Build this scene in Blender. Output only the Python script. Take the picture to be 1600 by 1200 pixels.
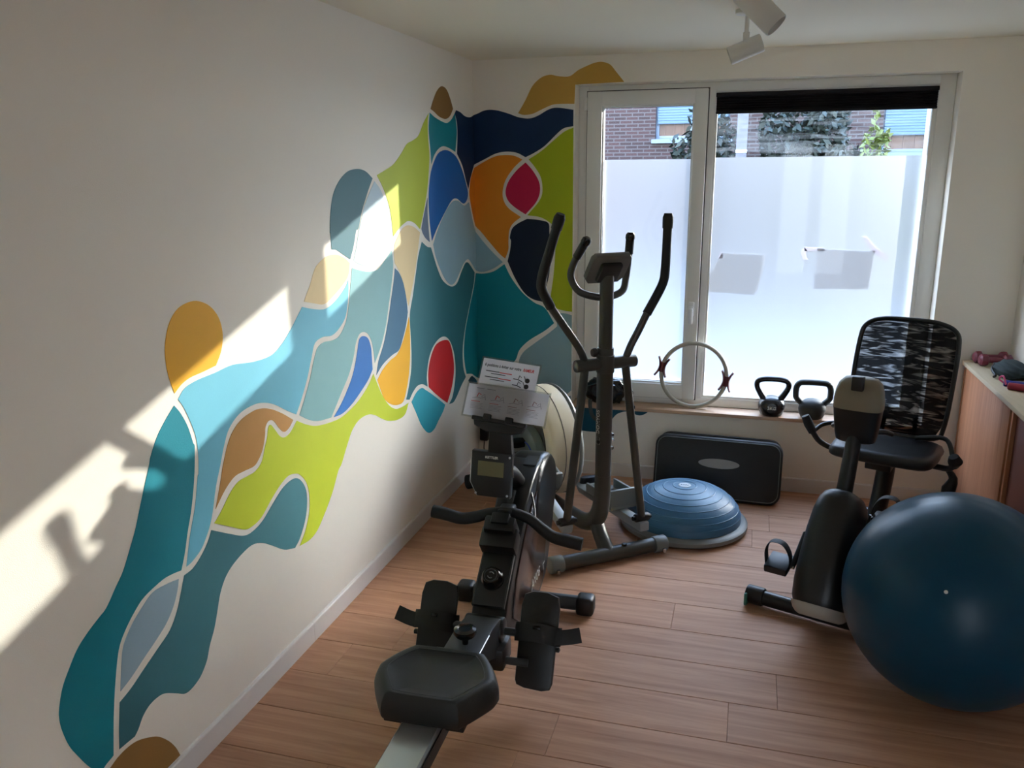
import bpy, bmesh, math, random
from mathutils import Vector, Matrix, Quaternion

random.seed(7)
for _o in list(bpy.data.objects):
    bpy.data.objects.remove(_o)
scene = bpy.context.scene
COL = scene.collection
PI = math.pi

# ------------------------------------------------------------------ camera
cam_d = bpy.data.cameras.new('camera')
cam = bpy.data.objects.new('camera', cam_d)
COL.objects.link(cam)
scene.camera = cam
CAM = Vector((1.5182, -4.6022, 1.7274))
YAW, PITCH, ROLL = math.radians(15.861), math.radians(14.233), math.radians(-0.43)
_fw = Vector((-math.sin(YAW), math.cos(YAW), 0))
_rt = Vector((math.cos(YAW), math.sin(YAW), 0))
_up = Vector((0, 0, 1))
_f2 = _fw * math.cos(PITCH) - _up * math.sin(PITCH)
_u2 = _up * math.cos(PITCH) + _fw * math.sin(PITCH)
_r3 = _rt * math.cos(ROLL) + _u2 * math.sin(ROLL)
_u3 = _u2 * math.cos(ROLL) - _rt * math.sin(ROLL)
M = Matrix((( _r3.x, _u3.x, -_f2.x, CAM.x), (_r3.y, _u3.y, -_f2.y, CAM.y), (_r3.z, _u3.z, -_f2.z, CAM.z), (0, 0, 0, 1)))
cam.matrix_world = M
cam_d.sensor_width = 36.0
cam_d.lens = 1303.4 / 1600 * 36.0
cam_d.clip_start = 0.05
cam_d.clip_end = 300

# ------------------------------------------------------------------ sky, sun, exposure
SUN_DIR = Vector((1.0, 1.67, 0.508)).normalized()          # towards the sun
world = bpy.data.worlds.new('sky')
scene.world = world
world.use_nodes = True
wn = world.node_tree.nodes; wl = world.node_tree.links
wn.clear()
w_out = wn.new('ShaderNodeOutputWorld')
w_bg = wn.new('ShaderNodeBackground')
w_tc = wn.new('ShaderNodeTexCoord')
w_sep = wn.new('ShaderNodeSeparateXYZ')
w_ramp = wn.new('ShaderNodeValToRGB')                       # clear winter sky: pale at the horizon, blue overhead
w_ramp.color_ramp.elements[0].position = 0.0
w_ramp.color_ramp.elements[0].color = (0.86, 0.93, 1.0, 1)
w_ramp.color_ramp.elements[1].position = 0.8
w_ramp.color_ramp.elements[1].color = (0.36, 0.56, 0.95, 1)
wl.new(w_tc.outputs['Generated'], w_sep.inputs[0])
wl.new(w_sep.outputs['Z'], w_ramp.inputs['Fac'])
w_bg.inputs['Strength'].default_value = 3.3
wl.new(w_ramp.outputs['Color'], w_bg.inputs['Color'])
wl.new(w_bg.outputs[0], w_out.inputs['Surface'])

sun_d = bpy.data.lights.new('sun', 'SUN')
sun_d.energy = 1.9
sun_d.angle = math.radians(0.55)
sun_d.color = (1.0, 0.93, 0.83)
sun = bpy.data.objects.new('sun', sun_d)
COL.objects.link(sun)
sun.rotation_mode = 'QUATERNION'
sun.rotation_quaternion = SUN_DIR.to_track_quat('Z', 'Y')
sun.location = (8, 12, 6)

vs = scene.view_settings
vs.view_transform = 'Standard'
vs.look = 'None'
vs.gamma = 1.0
vs.use_curve_mapping = False
vs.exposure = 2.05
scene.cycles.max_bounces = 14
scene.cycles.diffuse_bounces = 8
scene.cycles.transparent_max_bounces = 16
scene.cycles.sample_clamp_indirect = 6.0
scene.cycles.caustics_reflective = False
scene.cycles.caustics_refractive = True

# ------------------------------------------------------------------ helpers
def lin(c):
    c = c / 255.0
    return c / 12.92 if c <= 0.04045 else ((c + 0.055) / 1.055) ** 2.4
def rgb(r, g, b):
    return (lin(r), lin(g), lin(b), 1.0)

MATS = {}
def mat(name, col, rough=0.5, metal=0.0, spec=0.5, var=0.0, scale=8.0, bump=0.0, bscale=200.0, stretch=None, coat=0.0):
    """principled surface; var mixes in a darker tone by noise, bump adds fine relief"""
    if name in MATS:
        return MATS[name]
    m = bpy.data.materials.new(name)
    m.use_nodes = True
    nt = m.node_tree
    b = nt.nodes['Principled BSDF']
    c = rgb(*col)
    b.inputs['Base Color'].default_value = c
    b.inputs['Roughness'].default_value = rough
    b.inputs['Metallic'].default_value = metal
    b.inputs['Specular IOR Level'].default_value = spec
    b.inputs['Coat Weight'].default_value = coat
    tc = nt.nodes.new('ShaderNodeTexCoord')
    src = tc.outputs['Object']
    if stretch:
        mp = nt.nodes.new('ShaderNodeMapping')
        mp.inputs['Scale'].default_value = stretch
        nt.links.new(src, mp.inputs['Vector'])
        src = mp.outputs['Vector']
    if var:
        n = nt.nodes.new('ShaderNodeTexNoise')
        n.inputs['Scale'].default_value = scale
        n.inputs['Detail'].default_value = 5
        nt.links.new(src, n.inputs['Vector'])
        r = nt.nodes.new('ShaderNodeValToRGB')
        r.color_ramp.elements[0].position = 0.3
        r.color_ramp.elements[1].position = 0.7
        k = 1.0 - var
        r.color_ramp.elements[0].color = (c[0] * k, c[1] * k, c[2] * k, 1)
        r.color_ramp.elements[1].color = c
        nt.links.new(n.outputs['Fac'], r.inputs['Fac'])
        nt.links.new(r.outputs['Color'], b.inputs['Base Color'])
    if bump:
        n2 = nt.nodes.new('ShaderNodeTexNoise')
        n2.inputs['Scale'].default_value = bscale
        n2.inputs['Detail'].default_value = 3
        nt.links.new(src, n2.inputs['Vector'])
        bp = nt.nodes.new('ShaderNodeBump')
        bp.inputs['Strength'].default_value = bump
        bp.inputs['Distance'].default_value = 0.002
        nt.links.new(n2.outputs['Fac'], bp.inputs['Height'])
        nt.links.new(bp.outputs['Normal'], b.inputs['Normal'])
    MATS[name] = m
    return m

def link(o, parent=None):
    COL.objects.link(o)
    if parent is not None:
        o.parent = parent
    return o
def tag(o, label=None, cat=None, group=None, kind=None):
    if label: o['label'] = label
    if cat: o['category'] = cat
    if group: o['group'] = group
    if kind: o['kind'] = kind
    return o
def thing(name, label, cat, loc=(0, 0, 0), rotz=0.0, group=None):
    o = bpy.data.objects.new(name, None)
    o.empty_display_size = 0.05
    link(o)
    o.location = loc
    o.rotation_euler = (0, 0, rotz)
    return tag(o, label, cat, group)
def obj(name, bm, m, parent=None, smooth=True, angle=40):
    me = bpy.data.meshes.new(name)
    bmesh.ops.recalc_face_normals(bm, faces=bm.faces)
    if smooth:
        lim = math.radians(angle)
        for f in bm.faces:
            f.smooth = True
        for e in bm.edges:
            if len(e.link_faces) == 2 and e.calc_face_angle(0) > lim:
                e.smooth = False
    bm.to_mesh(me)
    bm.free()
    if m is not None:
        me.materials.append(m)
    return link(bpy.data.objects.new(name, me), parent)
def mesh_obj(name, me, m, parent=None):
    me.materials.clear()
    me.materials.append(m)
    return link(bpy.data.objects.new(name, me), parent)

def box(x0, x1, y0, y1, z0, z1, bev=0.0, seg=2, bm=None):
    new = bmesh.new()
    vs_ = [new.verts.new((x, y, z)) for x in (x0, x1) for y in (y0, y1) for z in (z0, z1)]
    for f in ((0, 1, 3, 2), (4, 6, 7, 5), (0, 4, 5, 1), (2, 3, 7, 6), (0, 2, 6, 4), (1, 5, 7, 3)):
        new.faces.new([vs_[i] for i in f])
    if bev:
        bmesh.ops.bevel(new, geom=new.edges[:], offset=bev, segments=seg, profile=0.5, affect='EDGES')
    return join(bm, new)
def join(bm, new):
    if bm is None:
        return new
    me = bpy.data.meshes.new('tmp')
    new.to_mesh(me); new.free()
    bm.from_mesh(me)
    bpy.data.meshes.remove(me)
    return bm
def xform(bm, mtx):
    bmesh.ops.transform(bm, matrix=mtx, verts=bm.verts[:])
    return bm
def obox(center, size, rot=(0, 0, 0), bev=0.0, seg=2, bm=None):
    sx, sy, sz = (s / 2 for s in size)
    b = box(-sx, sx, -sy, sy, -sz, sz, bev, seg)
    from mathutils import Euler
    xform(b, Matrix.Translation(center) @ Euler(rot).to_matrix().to_4x4())
    return join(bm, b)

def catmull(pts, n=6, closed=False):
    P = [Vector(p) for p in pts]
    out = []
    N = len(P)
    rng = range(N if closed else N - 1)
    for i in rng:
        p1, p2 = P[i], P[(i + 1) % N]
        p0 = P[i - 1] if (closed or i > 0) else p1 * 2 - p2
        p3 = P[(i + 2) % N] if (closed or i + 2 < N) else p2 * 2 - p1
        for k in range(n):
            t = k / n
            out.append(0.5 * ((2 * p1) + (p2 - p0) * t + (2 * p0 - 5 * p1 + 4 * p2 - p3) * t * t + (3 * p1 - p0 - 3 * p2 + p3) * t ** 3))
    if not closed:
        out.append(P[-1])
    return out
def tube(pts, r, seg=14, closed=False, smooth_n=0, bm=None, flat=1.0, cap=True, up=None):
    """sweep a circle (or ellipse: flat scales the second axis) along pts; r is one radius or one per point"""
    pts = [Vector(p) for p in pts]
    rr = list(r) if isinstance(r, (list, tuple)) else [r] * len(pts)
    if smooth_n:
        n0 = len(pts)
        pts2 = catmull(pts, smooth_n, closed)
        rr2 = []
        for i in range(len(pts2)):
            t = i / smooth_n
            a = int(t) % n0
            b_ = (a + 1) % n0 if closed else min(a + 1, n0 - 1)
            rr2.append(rr[a] + (rr[b_] - rr[a]) * (t - int(t)))
        pts, rr = pts2, rr2
    new = bmesh.new()
    N = len(pts)
    rings = []
    nrm = None
    for i in range(N):
        if closed:
            t = (pts[(i + 1) % N] - pts[i - 1]).normalized()
        else:
            t = (pts[min(i + 1, N - 1)] - pts[max(i - 1, 0)]).normalized()
        if nrm is None:
            ref = Vector(up) if up else (Vector((0, 0, 1)) if abs(t.z) < 0.9 else Vector((1, 0, 0)))
            nrm = (ref - t * ref.dot(t)).normalized()
        else:
            nrm = (nrm - t * nrm.dot(t)).normalized()
        bi = t.cross(nrm)
        rings.append([new.verts.new(pts[i] + (nrm * math.cos(2 * PI * k / seg) * flat + bi * math.sin(2 * PI * k / seg)) * rr[i]) for k in range(seg)])
    for i in range(N if closed else N - 1):
        A, B = rings[i], rings[(i + 1) % N]
        for k in range(seg):
            new.faces.new((A[k], A[(k + 1) % seg], B[(k + 1) % seg], B[k]))
    if cap and not closed:
        new.faces.new(rings[0][::-1]); new.faces.new(rings[-1])
    return join(bm, new)
def rod(p, q, r, seg=14, bm=None, bev=0.0):
    p, q = Vector(p), Vector(q)
    if bev:
        d = (q - p).normalized() * bev
        return tube([p, p + d * 0.3, p + d, q - d, q - d * 0.3, q], [r - bev, r - bev * 0.3, r, r, r - bev * 0.3, r - bev], seg, bm=bm)
    return tube([p, q], r, seg, bm=bm)
def lathe(profile, seg=32, bm=None, axis='Z', mtx=None):
    """profile: list of (radius, height)"""
    new = bmesh.new()
    rings = []
    for (r, z) in profile:
        if r < 1e-6:
            rings.append([new.verts.new((0, 0, z))])
        else:
            rings.append([new.verts.new((r * math.cos(2 * PI * k / seg), r * math.sin(2 * PI * k / seg), z)) for k in range(seg)])
    for A, B in zip(rings[:-1], rings[1:]):
        for k in range(seg):
            a = [A[k % len(A)], A[(k + 1) % len(A)], B[(k + 1) % len(B)], B[k % len(B)]]
            u = []
            for v in a:
                if v not in u: u.append(v)
            if len(u) > 2:
                new.faces.new(u)
    for R_ in (rings[0], rings[-1]):
        if len(R_) > 2:
            new.faces.new(R_)
    if mtx is not None:
        xform(new, mtx)
    return join(bm, new)
def prism(poly, axis, a0, a1, bev=0.0, seg=2, bm=None, cap_bev_only=True):
    """extrude a 2-D outline along axis ('x': poly=(y,z), 'y': poly=(x,z), 'z': poly=(x,y))"""
    new = bmesh.new()
    def mk(p, a):
        return {'x': (a, p[0], p[1]), 'y': (p[0], a, p[1]), 'z': (p[0], p[1], a)}[axis]
    A = [new.verts.new(mk(p, a0)) for p in poly]
    B = [new.verts.new(mk(p, a1)) for p in poly]
    n = len(poly)
    fa = new.faces.new(A); fb = new.faces.new(B)
    for i in range(n):
        new.faces.new((A[i], A[(i + 1) % n], B[(i + 1) % n], B[i]))
    bmesh.ops.recalc_face_normals(new, faces=new.faces)
    if bev:
        ed = set(fa.edges) | set(fb.edges)
        bmesh.ops.bevel(new, geom=list(ed), offset=bev, segments=seg, profile=0.5, affect='EDGES')
    return join(bm, new)
def look_mtx(origin, normal, up=(0, 0, 1)):
    """matrix whose local Z is the normal, local Y close to up"""
    z = Vector(normal).normalized()
    x = Vector(up).cross(z).normalized()
    y = z.cross(x)
    o = Vector(origin)
    return Matrix(((x.x, y.x, z.x, o.x), (x.y, y.y, z.y, o.y), (x.z, y.z, z.z, o.z), (0, 0, 0, 1)))
def text_bm(body, size, mtx, align='CENTER', extrude=0.0004, shear=0.0, xs=1.0, bold=0.0):
    cu = bpy.data.curves.new('text', 'FONT')
    cu.body = body; cu.size = size; cu.align_x = align; cu.align_y = 'CENTER'
    cu.extrude = extrude; cu.shear = shear; cu.offset = bold; cu.resolution_u = 3
    to = bpy.data.objects.new('text', cu)
    COL.objects.link(to)
    dg = bpy.context.evaluated_depsgraph_get()
    me = bpy.data.meshes.new_from_object(to.evaluated_get(dg))
    bpy.data.objects.remove(to)
    bpy.data.curves.remove(cu)
    bm = bmesh.new(); bm.from_mesh(me); bpy.data.meshes.remove(me)
    xform(bm, mtx @ Matrix.Diagonal((xs, 1, 1, 1)))
    return bm

# ------------------------------------------------------------------ materials of the room
WHITE_WALL = mat('wall paint white', (243, 237, 226), 0.75, bump=0.25, bscale=350, spec=0.25)
CEIL_PAINT = mat('ceiling paint', (242, 235, 216), 0.85, bump=0.2, bscale=300, spec=0.2)
SKIRT = mat('skirting paint', (232, 229, 226), 0.35)
PVC = mat('white window plastic', (236, 235, 230), 0.35)
BLACK = mat('black plastic', (13, 13, 14), 0.42, bump=0.12, bscale=900)
BLACK_GLOSS = mat('glossy black plastic', (8, 9, 11), 0.22)
RUBBER = mat('black rubber', (15, 15, 16), 0.62, bump=0.3, bscale=700)
GUNMETAL = mat('grey green enamel', (60, 60, 55), 0.38, spec=0.5)
SILVER = mat('brushed aluminium', (196, 200, 202), 0.32, metal=0.85)
CHROME = mat('steel', (180, 182, 185), 0.22, metal=1.0)

def wood(name, base, dark, along='x', rnd=0.12, rough=0.45):
    m = bpy.data.materials.new(name); m.use_nodes = True
    nt = m.node_tree; b = nt.nodes['Principled BSDF']
    tc = nt.nodes.new('ShaderNodeTexCoord')
    oi = nt.nodes.new('ShaderNodeObjectInfo')
    mp = nt.nodes.new('ShaderNodeMapping')
    mp.inputs['Scale'].default_value = {'x': (0.9, 14, 14), 'y': (14, 0.9, 14), 'z': (14, 14, 0.9)}[along]
    add = nt.nodes.new('ShaderNodeVectorMath'); add.operation = 'ADD'
    sc = nt.nodes.new('ShaderNodeVectorMath'); sc.operation = 'SCALE'
    comb = nt.nodes.new('ShaderNodeCombineXYZ')
    for i in range(3): nt.links.new(oi.outputs['Random'], comb.inputs[i])
    nt.links.new(comb.outputs[0], sc.inputs[0]); sc.inputs['Scale'].default_value = 37.0
    nt.links.new(tc.outputs['Object'], add.inputs[0]); nt.links.new(sc.outputs[0], add.inputs[1])
    nt.links.new(add.outputs[0], mp.inputs['Vector'])
    n = nt.nodes.new('ShaderNodeTexNoise'); n.inputs['Scale'].default_value = 2.2; n.inputs['Detail'].default_value = 9
    n.inputs['Roughness'].default_value = 0.62; n.inputs['Distortion'].default_value = 0.6
    nt.links.new(mp.outputs[0], n.inputs['Vector'])
    r = nt.nodes.new('ShaderNodeValToRGB')
    r.color_ramp.elements[0].position = 0.28; r.color_ramp.elements[0].color = rgb(*dark)
    r.color_ramp.elements[1].position = 0.62; r.color_ramp.elements[1].color = rgb(*base)
    nt.links.new(n.outputs['Fac'], r.inputs['Fac'])
    hs = nt.nodes.new('ShaderNodeHueSaturation')
    mr = nt.nodes.new('ShaderNodeMapRange')
    mr.inputs['To Min'].default_value = 1 - rnd; mr.inputs['To Max'].default_value = 1 + rnd
    nt.links.new(oi.outputs['Random'], mr.inputs['Value'])
    nt.links.new(mr.outputs[0], hs.inputs['Value'])
    nt.links.new(r.outputs['Color'], hs.inputs['Color'])
    nt.links.new(hs.outputs['Color'], b.inputs['Base Color'])
    b.inputs['Roughness'].default_value = rough
    b.inputs['Specular IOR Level'].default_value = 0.25
    bp = nt.nodes.new('ShaderNodeBump'); bp.inputs['Strength'].default_value = 0.08; bp.inputs['Distance'].default_value = 0.001
    nt.links.new(n.outputs['Fac'], bp.inputs['Height']); nt.links.new(bp.outputs['Normal'], b.inputs['Normal'])
    return m
FLOOR_WOOD = wood('oak floorboard', (202, 156, 126), (170, 124, 96), 'x', 0.06, 0.58)
SILL_WOOD = wood('oak sill', (214, 182, 154), (190, 154, 126), 'x', 0.02, 0.4)
CAB_WOOD = wood('beech veneer', (188, 130, 96), (166, 110, 78), 'z', 0.03, 0.5)
CAB_EDGE = wood('pale cabinet top', (205, 188, 160), (190, 172, 142), 'y', 0.02, 0.5)

# ------------------------------------------------------------------ room shell
RX, RH, RY = 2.80, 2.32, -6.0          # right wall, ceiling height, wall behind the camera
OX0, OX1, OZ0, OZ1 = 0.573, 2.437, 0.424, 2.178   # window opening

floor = obj('floor', box(-0.2, RX + 0.2, RY - 0.2, 0.16, -0.14, -0.012), mat('screed under the boards', (60, 46, 38), 0.9), None, False)
tag(floor, kind='structure')
PW, P0 = 0.2087, -2.0527
seams = sorted([P0 + k * PW for k in range(-19, 10)] + [0.0], reverse=True)
seams = [s for s in seams if RY - 0.2 < s <= 0.0]
plank_cache = {}
LP = 1.38
for i in range(len(seams) - 1):
    y1, y0 = seams[i], seams[i + 1]
    off = (i * 0.537 + 0.31 * (i % 3)) % LP
    if abs(y0 - P0) < 1e-3: off = 1.697 % LP
    xs = [0.0] + [off + k * LP for k in range(0, 4) if 0.15 < off + k * LP < RX - 0.15] + [RX]
    for x0, x1 in zip(xs[:-1], xs[1:]):
        g = 0.0011
        key = (round(x1 - x0, 3), round(y1 - y0, 3))
        if key not in plank_cache:
            hx, hy = (x1 - x0) / 2 - 0.0004, (y1 - y0) / 2 - g
            o = obj('plank', box(-hx, hx, -hy, hy, -0.012, 0.0, 0.0012, 1), FLOOR_WOOD, floor, False)
            plank_cache[key] = o.data
        else:
            o = link(bpy.data.objects.new('plank', plank_cache[key]), floor)
        o.location = ((x0 + x1) / 2, (y0 + y1) / 2, 0)

ceiling = tag(obj('ceiling', box(-0.2, RX + 0.2, RY - 0.2, 0.32, RH, RH + 0.2), CEIL_PAINT, None, False), kind='structure')
wall_left = tag(obj('wall_left', box(-0.2, 0.0, RY - 0.2, 0.32, -0.14, RH), WHITE_WALL, None, False), kind='structure')
wall_right = tag(obj('wall_right', box(RX, RX + 0.2, RY - 0.2, 0.32, -0.14, RH), WHITE_WALL, None, False), kind='structure')
DX0, DX1, DZ1 = 1.78, 2.70, 2.10        # unseen glazed door behind the camera, added to let fill light in
bm = box(0.0, DX0, RY - 0.2, RY, -0.14, RH)
bm = box(DX1, RX, RY - 0.2, RY, -0.14, RH, bm=bm)
bm = box(DX0, DX1, RY - 0.2, RY, DZ1, RH, bm=bm)
wall_front = tag(obj('wall_front', bm, WHITE_WALL, None, False), kind='structure')
bm = None
for (ya, yb, x0, x1, z0, z1) in ((0.0, 0.205, OX0, OX1, OZ0 - 0.02, OZ1), (0.205, 0.31, OX0 + 0.02, OX1 - 0.085, OZ0, OZ1 + 0.10)):
    bm = box(0.0, x0, ya, yb, -0.14, RH, bm=bm)
    bm = box(x1, RX, ya, yb, -0.14, RH, bm=bm)
    bm = box(x0, x1, ya, yb, -0.14, z0, bm=bm)
    bm = box(x0, x1, ya, yb, z1, RH, bm=bm)
wall_back = tag(obj('wall_back', bm, WHITE_WALL, None, False), kind='structure')

bl = thing('baseboard_left', None, None)
tag(bl, kind='structure')
SK = [(0.0, 0.0), (0.012, 0.0), (0.012, 0.074), (0.009, 0.079), (0.0, 0.079)]
for (a, b) in ((-2.072, 0.0), (-5.99, -2.0735)):
    obj('board', prism(SK, 'y', a, b), SKIRT, bl, False)
tag(obj('baseboard_back', prism([(-q[0], q[1]) for q in SK], 'x', 0.012, RX - 0.2), SKIRT, None, False), kind='structure')
tag(obj('baseboard_right', prism([(RX - q[0], q[1]) for q in SK], 'y', -5.99, -1.62), SKIRT, None, False), kind='structure')

# ------------------------------------------------------------------ window
def glass_mat(name, haze):
    m = bpy.data.materials.new(name); m.use_nodes = True
    nt = m.node_tree; nt.nodes.clear()
    out = nt.nodes.new('ShaderNodeOutputMaterial')
    tr = nt.nodes.new('ShaderNodeBsdfTransparent'); tr.inputs[0].default_value = (0.93, 0.96, 0.96, 1)
    gl = nt.nodes.new('ShaderNodeBsdfGlossy'); gl.inputs['Roughness'].default_value = 0.02
    fr = nt.nodes.new('ShaderNodeFresnel'); fr.inputs['IOR'].default_value = 1.35
    dirt = nt.nodes.new('ShaderNodeBsdfTranslucent'); dirt.inputs[0].default_value = (0.75, 0.8, 0.85, 1)
    tc = nt.nodes.new('ShaderNodeTexCoord')
    mp = nt.nodes.new('ShaderNodeMapping'); mp.inputs['Scale'].default_value = (1.2, 1, 16)
    no = nt.nodes.new('ShaderNodeTexNoise'); no.inputs['Scale'].default_value = 2.2; no.inputs['Detail'].default_value = 7; no.inputs['Distortion'].default_value = 1.2
    nt.links.new(tc.outputs['Object'], mp.inputs[0]); nt.links.new(mp.outputs[0], no.inputs['Vector'])
    r = nt.nodes.new('ShaderNodeMapRange'); r.inputs['From Min'].default_value = 0.42; r.inputs['From Max'].default_value = 0.75
    r.inputs['To Min'].default_value = 0.0; r.inputs['To Max'].default_value = haze
    nt.links.new(no.outputs['Fac'], r.inputs['Value'])
    m1 = nt.nodes.new('ShaderNodeMixShader'); nt.links.new(r.outputs[0], m1.inputs[0]); nt.links.new(tr.outputs[0], m1.inputs[1]); nt.links.new(dirt.outputs[0], m1.inputs[2])
    m2 = nt.nodes.new('ShaderNodeMixShader'); nt.links.new(fr.outputs[0], m2.inputs[0]); nt.links.new(m1.outputs[0], m2.inputs[1]); nt.links.new(gl.outputs[0], m2.inputs[2])
    nt.links.new(m2.outputs[0], out.inputs['Surface'])
    return m
def translucent_mat(name, trans, diff, fac):
    m = bpy.data.materials.new(name); m.use_nodes = True
    nt = m.node_tree; nt.nodes.clear()
    out = nt.nodes.new('ShaderNodeOutputMaterial')
    t = nt.nodes.new('ShaderNodeBsdfTranslucent'); t.inputs[0].default_value = (*trans, 1)
    d = nt.nodes.new('ShaderNodeBsdfDiffuse'); d.inputs[0].default_value = (*diff, 1)
    mx = nt.nodes.new('ShaderNodeMixShader'); mx.inputs[0].default_value = fac
    nt.links.new(d.outputs[0], mx.inputs[1]); nt.links.new(t.outputs[0], mx.inputs[2])
    nt.links.new(mx.outputs[0], out.inputs['Surface'])
    return m
GLASS = glass_mat('window glass with wipe marks', 0.09)
GLASS_CLEAN = glass_mat('clean window glass', 0.0)
def film_mat():
    """frosted film: scatters mostly forwards (rough refraction), partly in all directions"""
    m = translucent_mat('frosted window film', (0.95, 0.95, 0.95), (0.85, 0.85, 0.85), 0.80)
    nt = m.node_tree
    mx0 = [n for n in nt.nodes if n.type == 'MIX_SHADER'][0]
    out = [n for n in nt.nodes if n.type == 'OUTPUT_MATERIAL'][0]
    rf = nt.nodes.new('ShaderNodeBsdfRefraction')
    rf.distribution = 'GGX'
    rf.inputs['Roughness'].default_value = FILM_ROUGH
    rf.inputs['IOR'].default_value = FILM_IOR
    mx = nt.nodes.new('ShaderNodeMixShader'); mx.inputs[0].default_value = FILM_FWD
    nt.links.new(mx0.outputs[0], mx.inputs[1]); nt.links.new(rf.outputs[0], mx.inputs[2])
    nt.links.new(mx.outputs[0], out.inputs['Surface'])
    return m
FILM_ROUGH, FILM_IOR, FILM_FWD = 0.60, 1.30, 0.92
FILM = film_mat()
PAPER_BACK = translucent_mat('taped paper against the light', (0.29, 0.29, 0.30), (0.8, 0.8, 0.8), 0.29)
TAPE = translucent_mat('masking tape against the light', (0.40, 0.35, 0.38), (0.8, 0.78, 0.8), 0.36)

win = thing('window_1', None, None); tag(win, kind='structure')
FY0, FY1 = 0.112, 0.204
def ring(x0, x1, z0, z1, w, y0, y1, bev=0.004, mid=None):
    """rectangular frame; w = (left, right, bottom, top) widths"""
    b = box(x0, x0 + w[0], y0, y1, z0, z1, bev)
    b = box(x1 - w[1], x1, y0, y1, z0, z1, bev, bm=b)
    b = box(x0 + w[0] - bev, x1 - w[1] + bev, y0 + 0.0005, y1, z0, z0 + w[2], bev, bm=b)
    b = box(x0 + w[0] - bev, x1 - w[1] + bev, y0 + 0.0005, y1, z1 - w[3], z1, bev, bm=b)
    return b
fb = ring(OX0, OX1, OZ0, OZ1, (0.052, 0.075, 0.05, 0.048), FY0, FY1)
fb = box(1.245, 1.300, FY0, FY1, OZ0 + 0.04, OZ1 - 0.04, 0.004, bm=fb)
obj('window_frame', fb, PVC, win)
GY = 0.140
# casement sash
sash = obj('sash', ring(0.622, 1.262, 0.462, 2.146, (0.082, 0.070, 0.085, 0.076), 0.086, 0.20, 0.005), PVC, win)
obj('glazing_bead', ring(0.700, 1.196, 0.543, 2.074, (0.012, 0.012, 0.012, 0.012), 0.104, 0.138, 0.003), PVC, sash)
SHADOW_GREY = mat('shadow line grey', (92, 90, 86), 0.7)  # grey strips standing in for the shadow lines round sash and glass
obj('sash_shadow_line', ring(0.616, 1.268, 0.456, 2.152, (0.008, 0.008, 0.008, 0.008), 0.1095, 0.1125, 0.0005), SHADOW_GREY, sash, False)
obj('pane_shadow_line', ring(0.710, 1.186, 0.553, 2.064, (0.003, 0.003, 0.003, 0.003), 0.124, 0.137, 0.0005), SHADOW_GREY, sash, False)
hb = rod((1.224, 0.086, 0.985), (1.224, 0.075, 0.985), 0.016, 16, bev=0.003)
hb = box(1.209, 1.239, 0.078, 0.086, 0.945, 1.025, 0.004, bm=hb)
hb = box(1.214, 1.234, 0.052, 0.066, 0.905, 0.99, 0.005, bm=hb)
hb = rod((1.224, 0.08, 0.985), (1.224, 0.058, 0.985), 0.009, 12, bm=hb)
obj('window_handle', hb, mat('white handle plastic', (238, 238, 238), 0.3), sash)
for hz in (2.085, 0.52):
    hh = rod((0.612, 0.094, hz - 0.035), (0.612, 0.094, hz + 0.035), 0.009, 12, bev=0.003)
    hh = box(0.604, 0.63, 0.094, 0.112, hz - 0.03, hz + 0.03, 0.002, bm=hh)
    obj('hinge', hh, PVC, sash)
def sheet(x0, x1, z0, z1, y):
    b = bmesh.new()
    b.faces.new([b.verts.new(v) for v in ((x0, y, z0), (x1, y, z0), (x1, y, z1), (x0, y, z1))])
    return b
door = thing('added_fill_door', None, None); tag(door, kind='structure')  # added opening out of view, brings daylight from behind the camera
for (a, b) in ((DX0, (DX0 + DX1) / 2), ((DX0 + DX1) / 2, DX1)):
    lf = obj('leaf_frame', ring(a + 0.002, b - 0.002, 0.0, DZ1 - 0.002, (0.07, 0.07, 0.09, 0.07), RY - 0.12, RY - 0.05), PVC, door)
    obj('pane', sheet(a + 0.06, b - 0.06, 0.08, DZ1 - 0.06, RY - 0.085), GLASS_CLEAN, lf, False)
obj('pane', sheet(0.69, 1.21, 0.535, 2.085, GY), GLASS_CLEAN, sash, False)
obj('frosted_film', sheet(0.69, 1.21, 0.535, 1.790, GY + 0.002), FILM, sash, False)
# fixed light
obj('glazing_bead', ring(1.298, 2.364, 0.472, 2.132, (0.014, 0.022, 0.016, 0.014), 0.118, 0.138, 0.003), PVC, win)
fixed = obj('pane', sheet(1.292, 2.37, 0.468, 2.136, GY), GLASS_CLEAN, win, False)
obj('wipe_marks', sheet(1.311, 2.343, 1.797, 2.03, GY - 0.0015), GLASS, fixed, False)
obj('frosted_film', sheet(1.292, 2.37, 0.468, 1.796, GY + 0.002), FILM, fixed, False)
sb = box(OX0 + 0.001, OX1 - 0.001, -0.022, 0.112, 0.404, 0.424, 0.003)
obj('window_sill', sb, SILL_WOOD, win)

# outer ledge (stone) below the window
obj('outer_ledge', box(OX0 + 0.021, OX1 - 0.086, 0.206, 0.36, 0.425, 0.445, 0.004), mat('blue stone', (96, 100, 104), 0.7, var=0.2), win)

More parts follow.
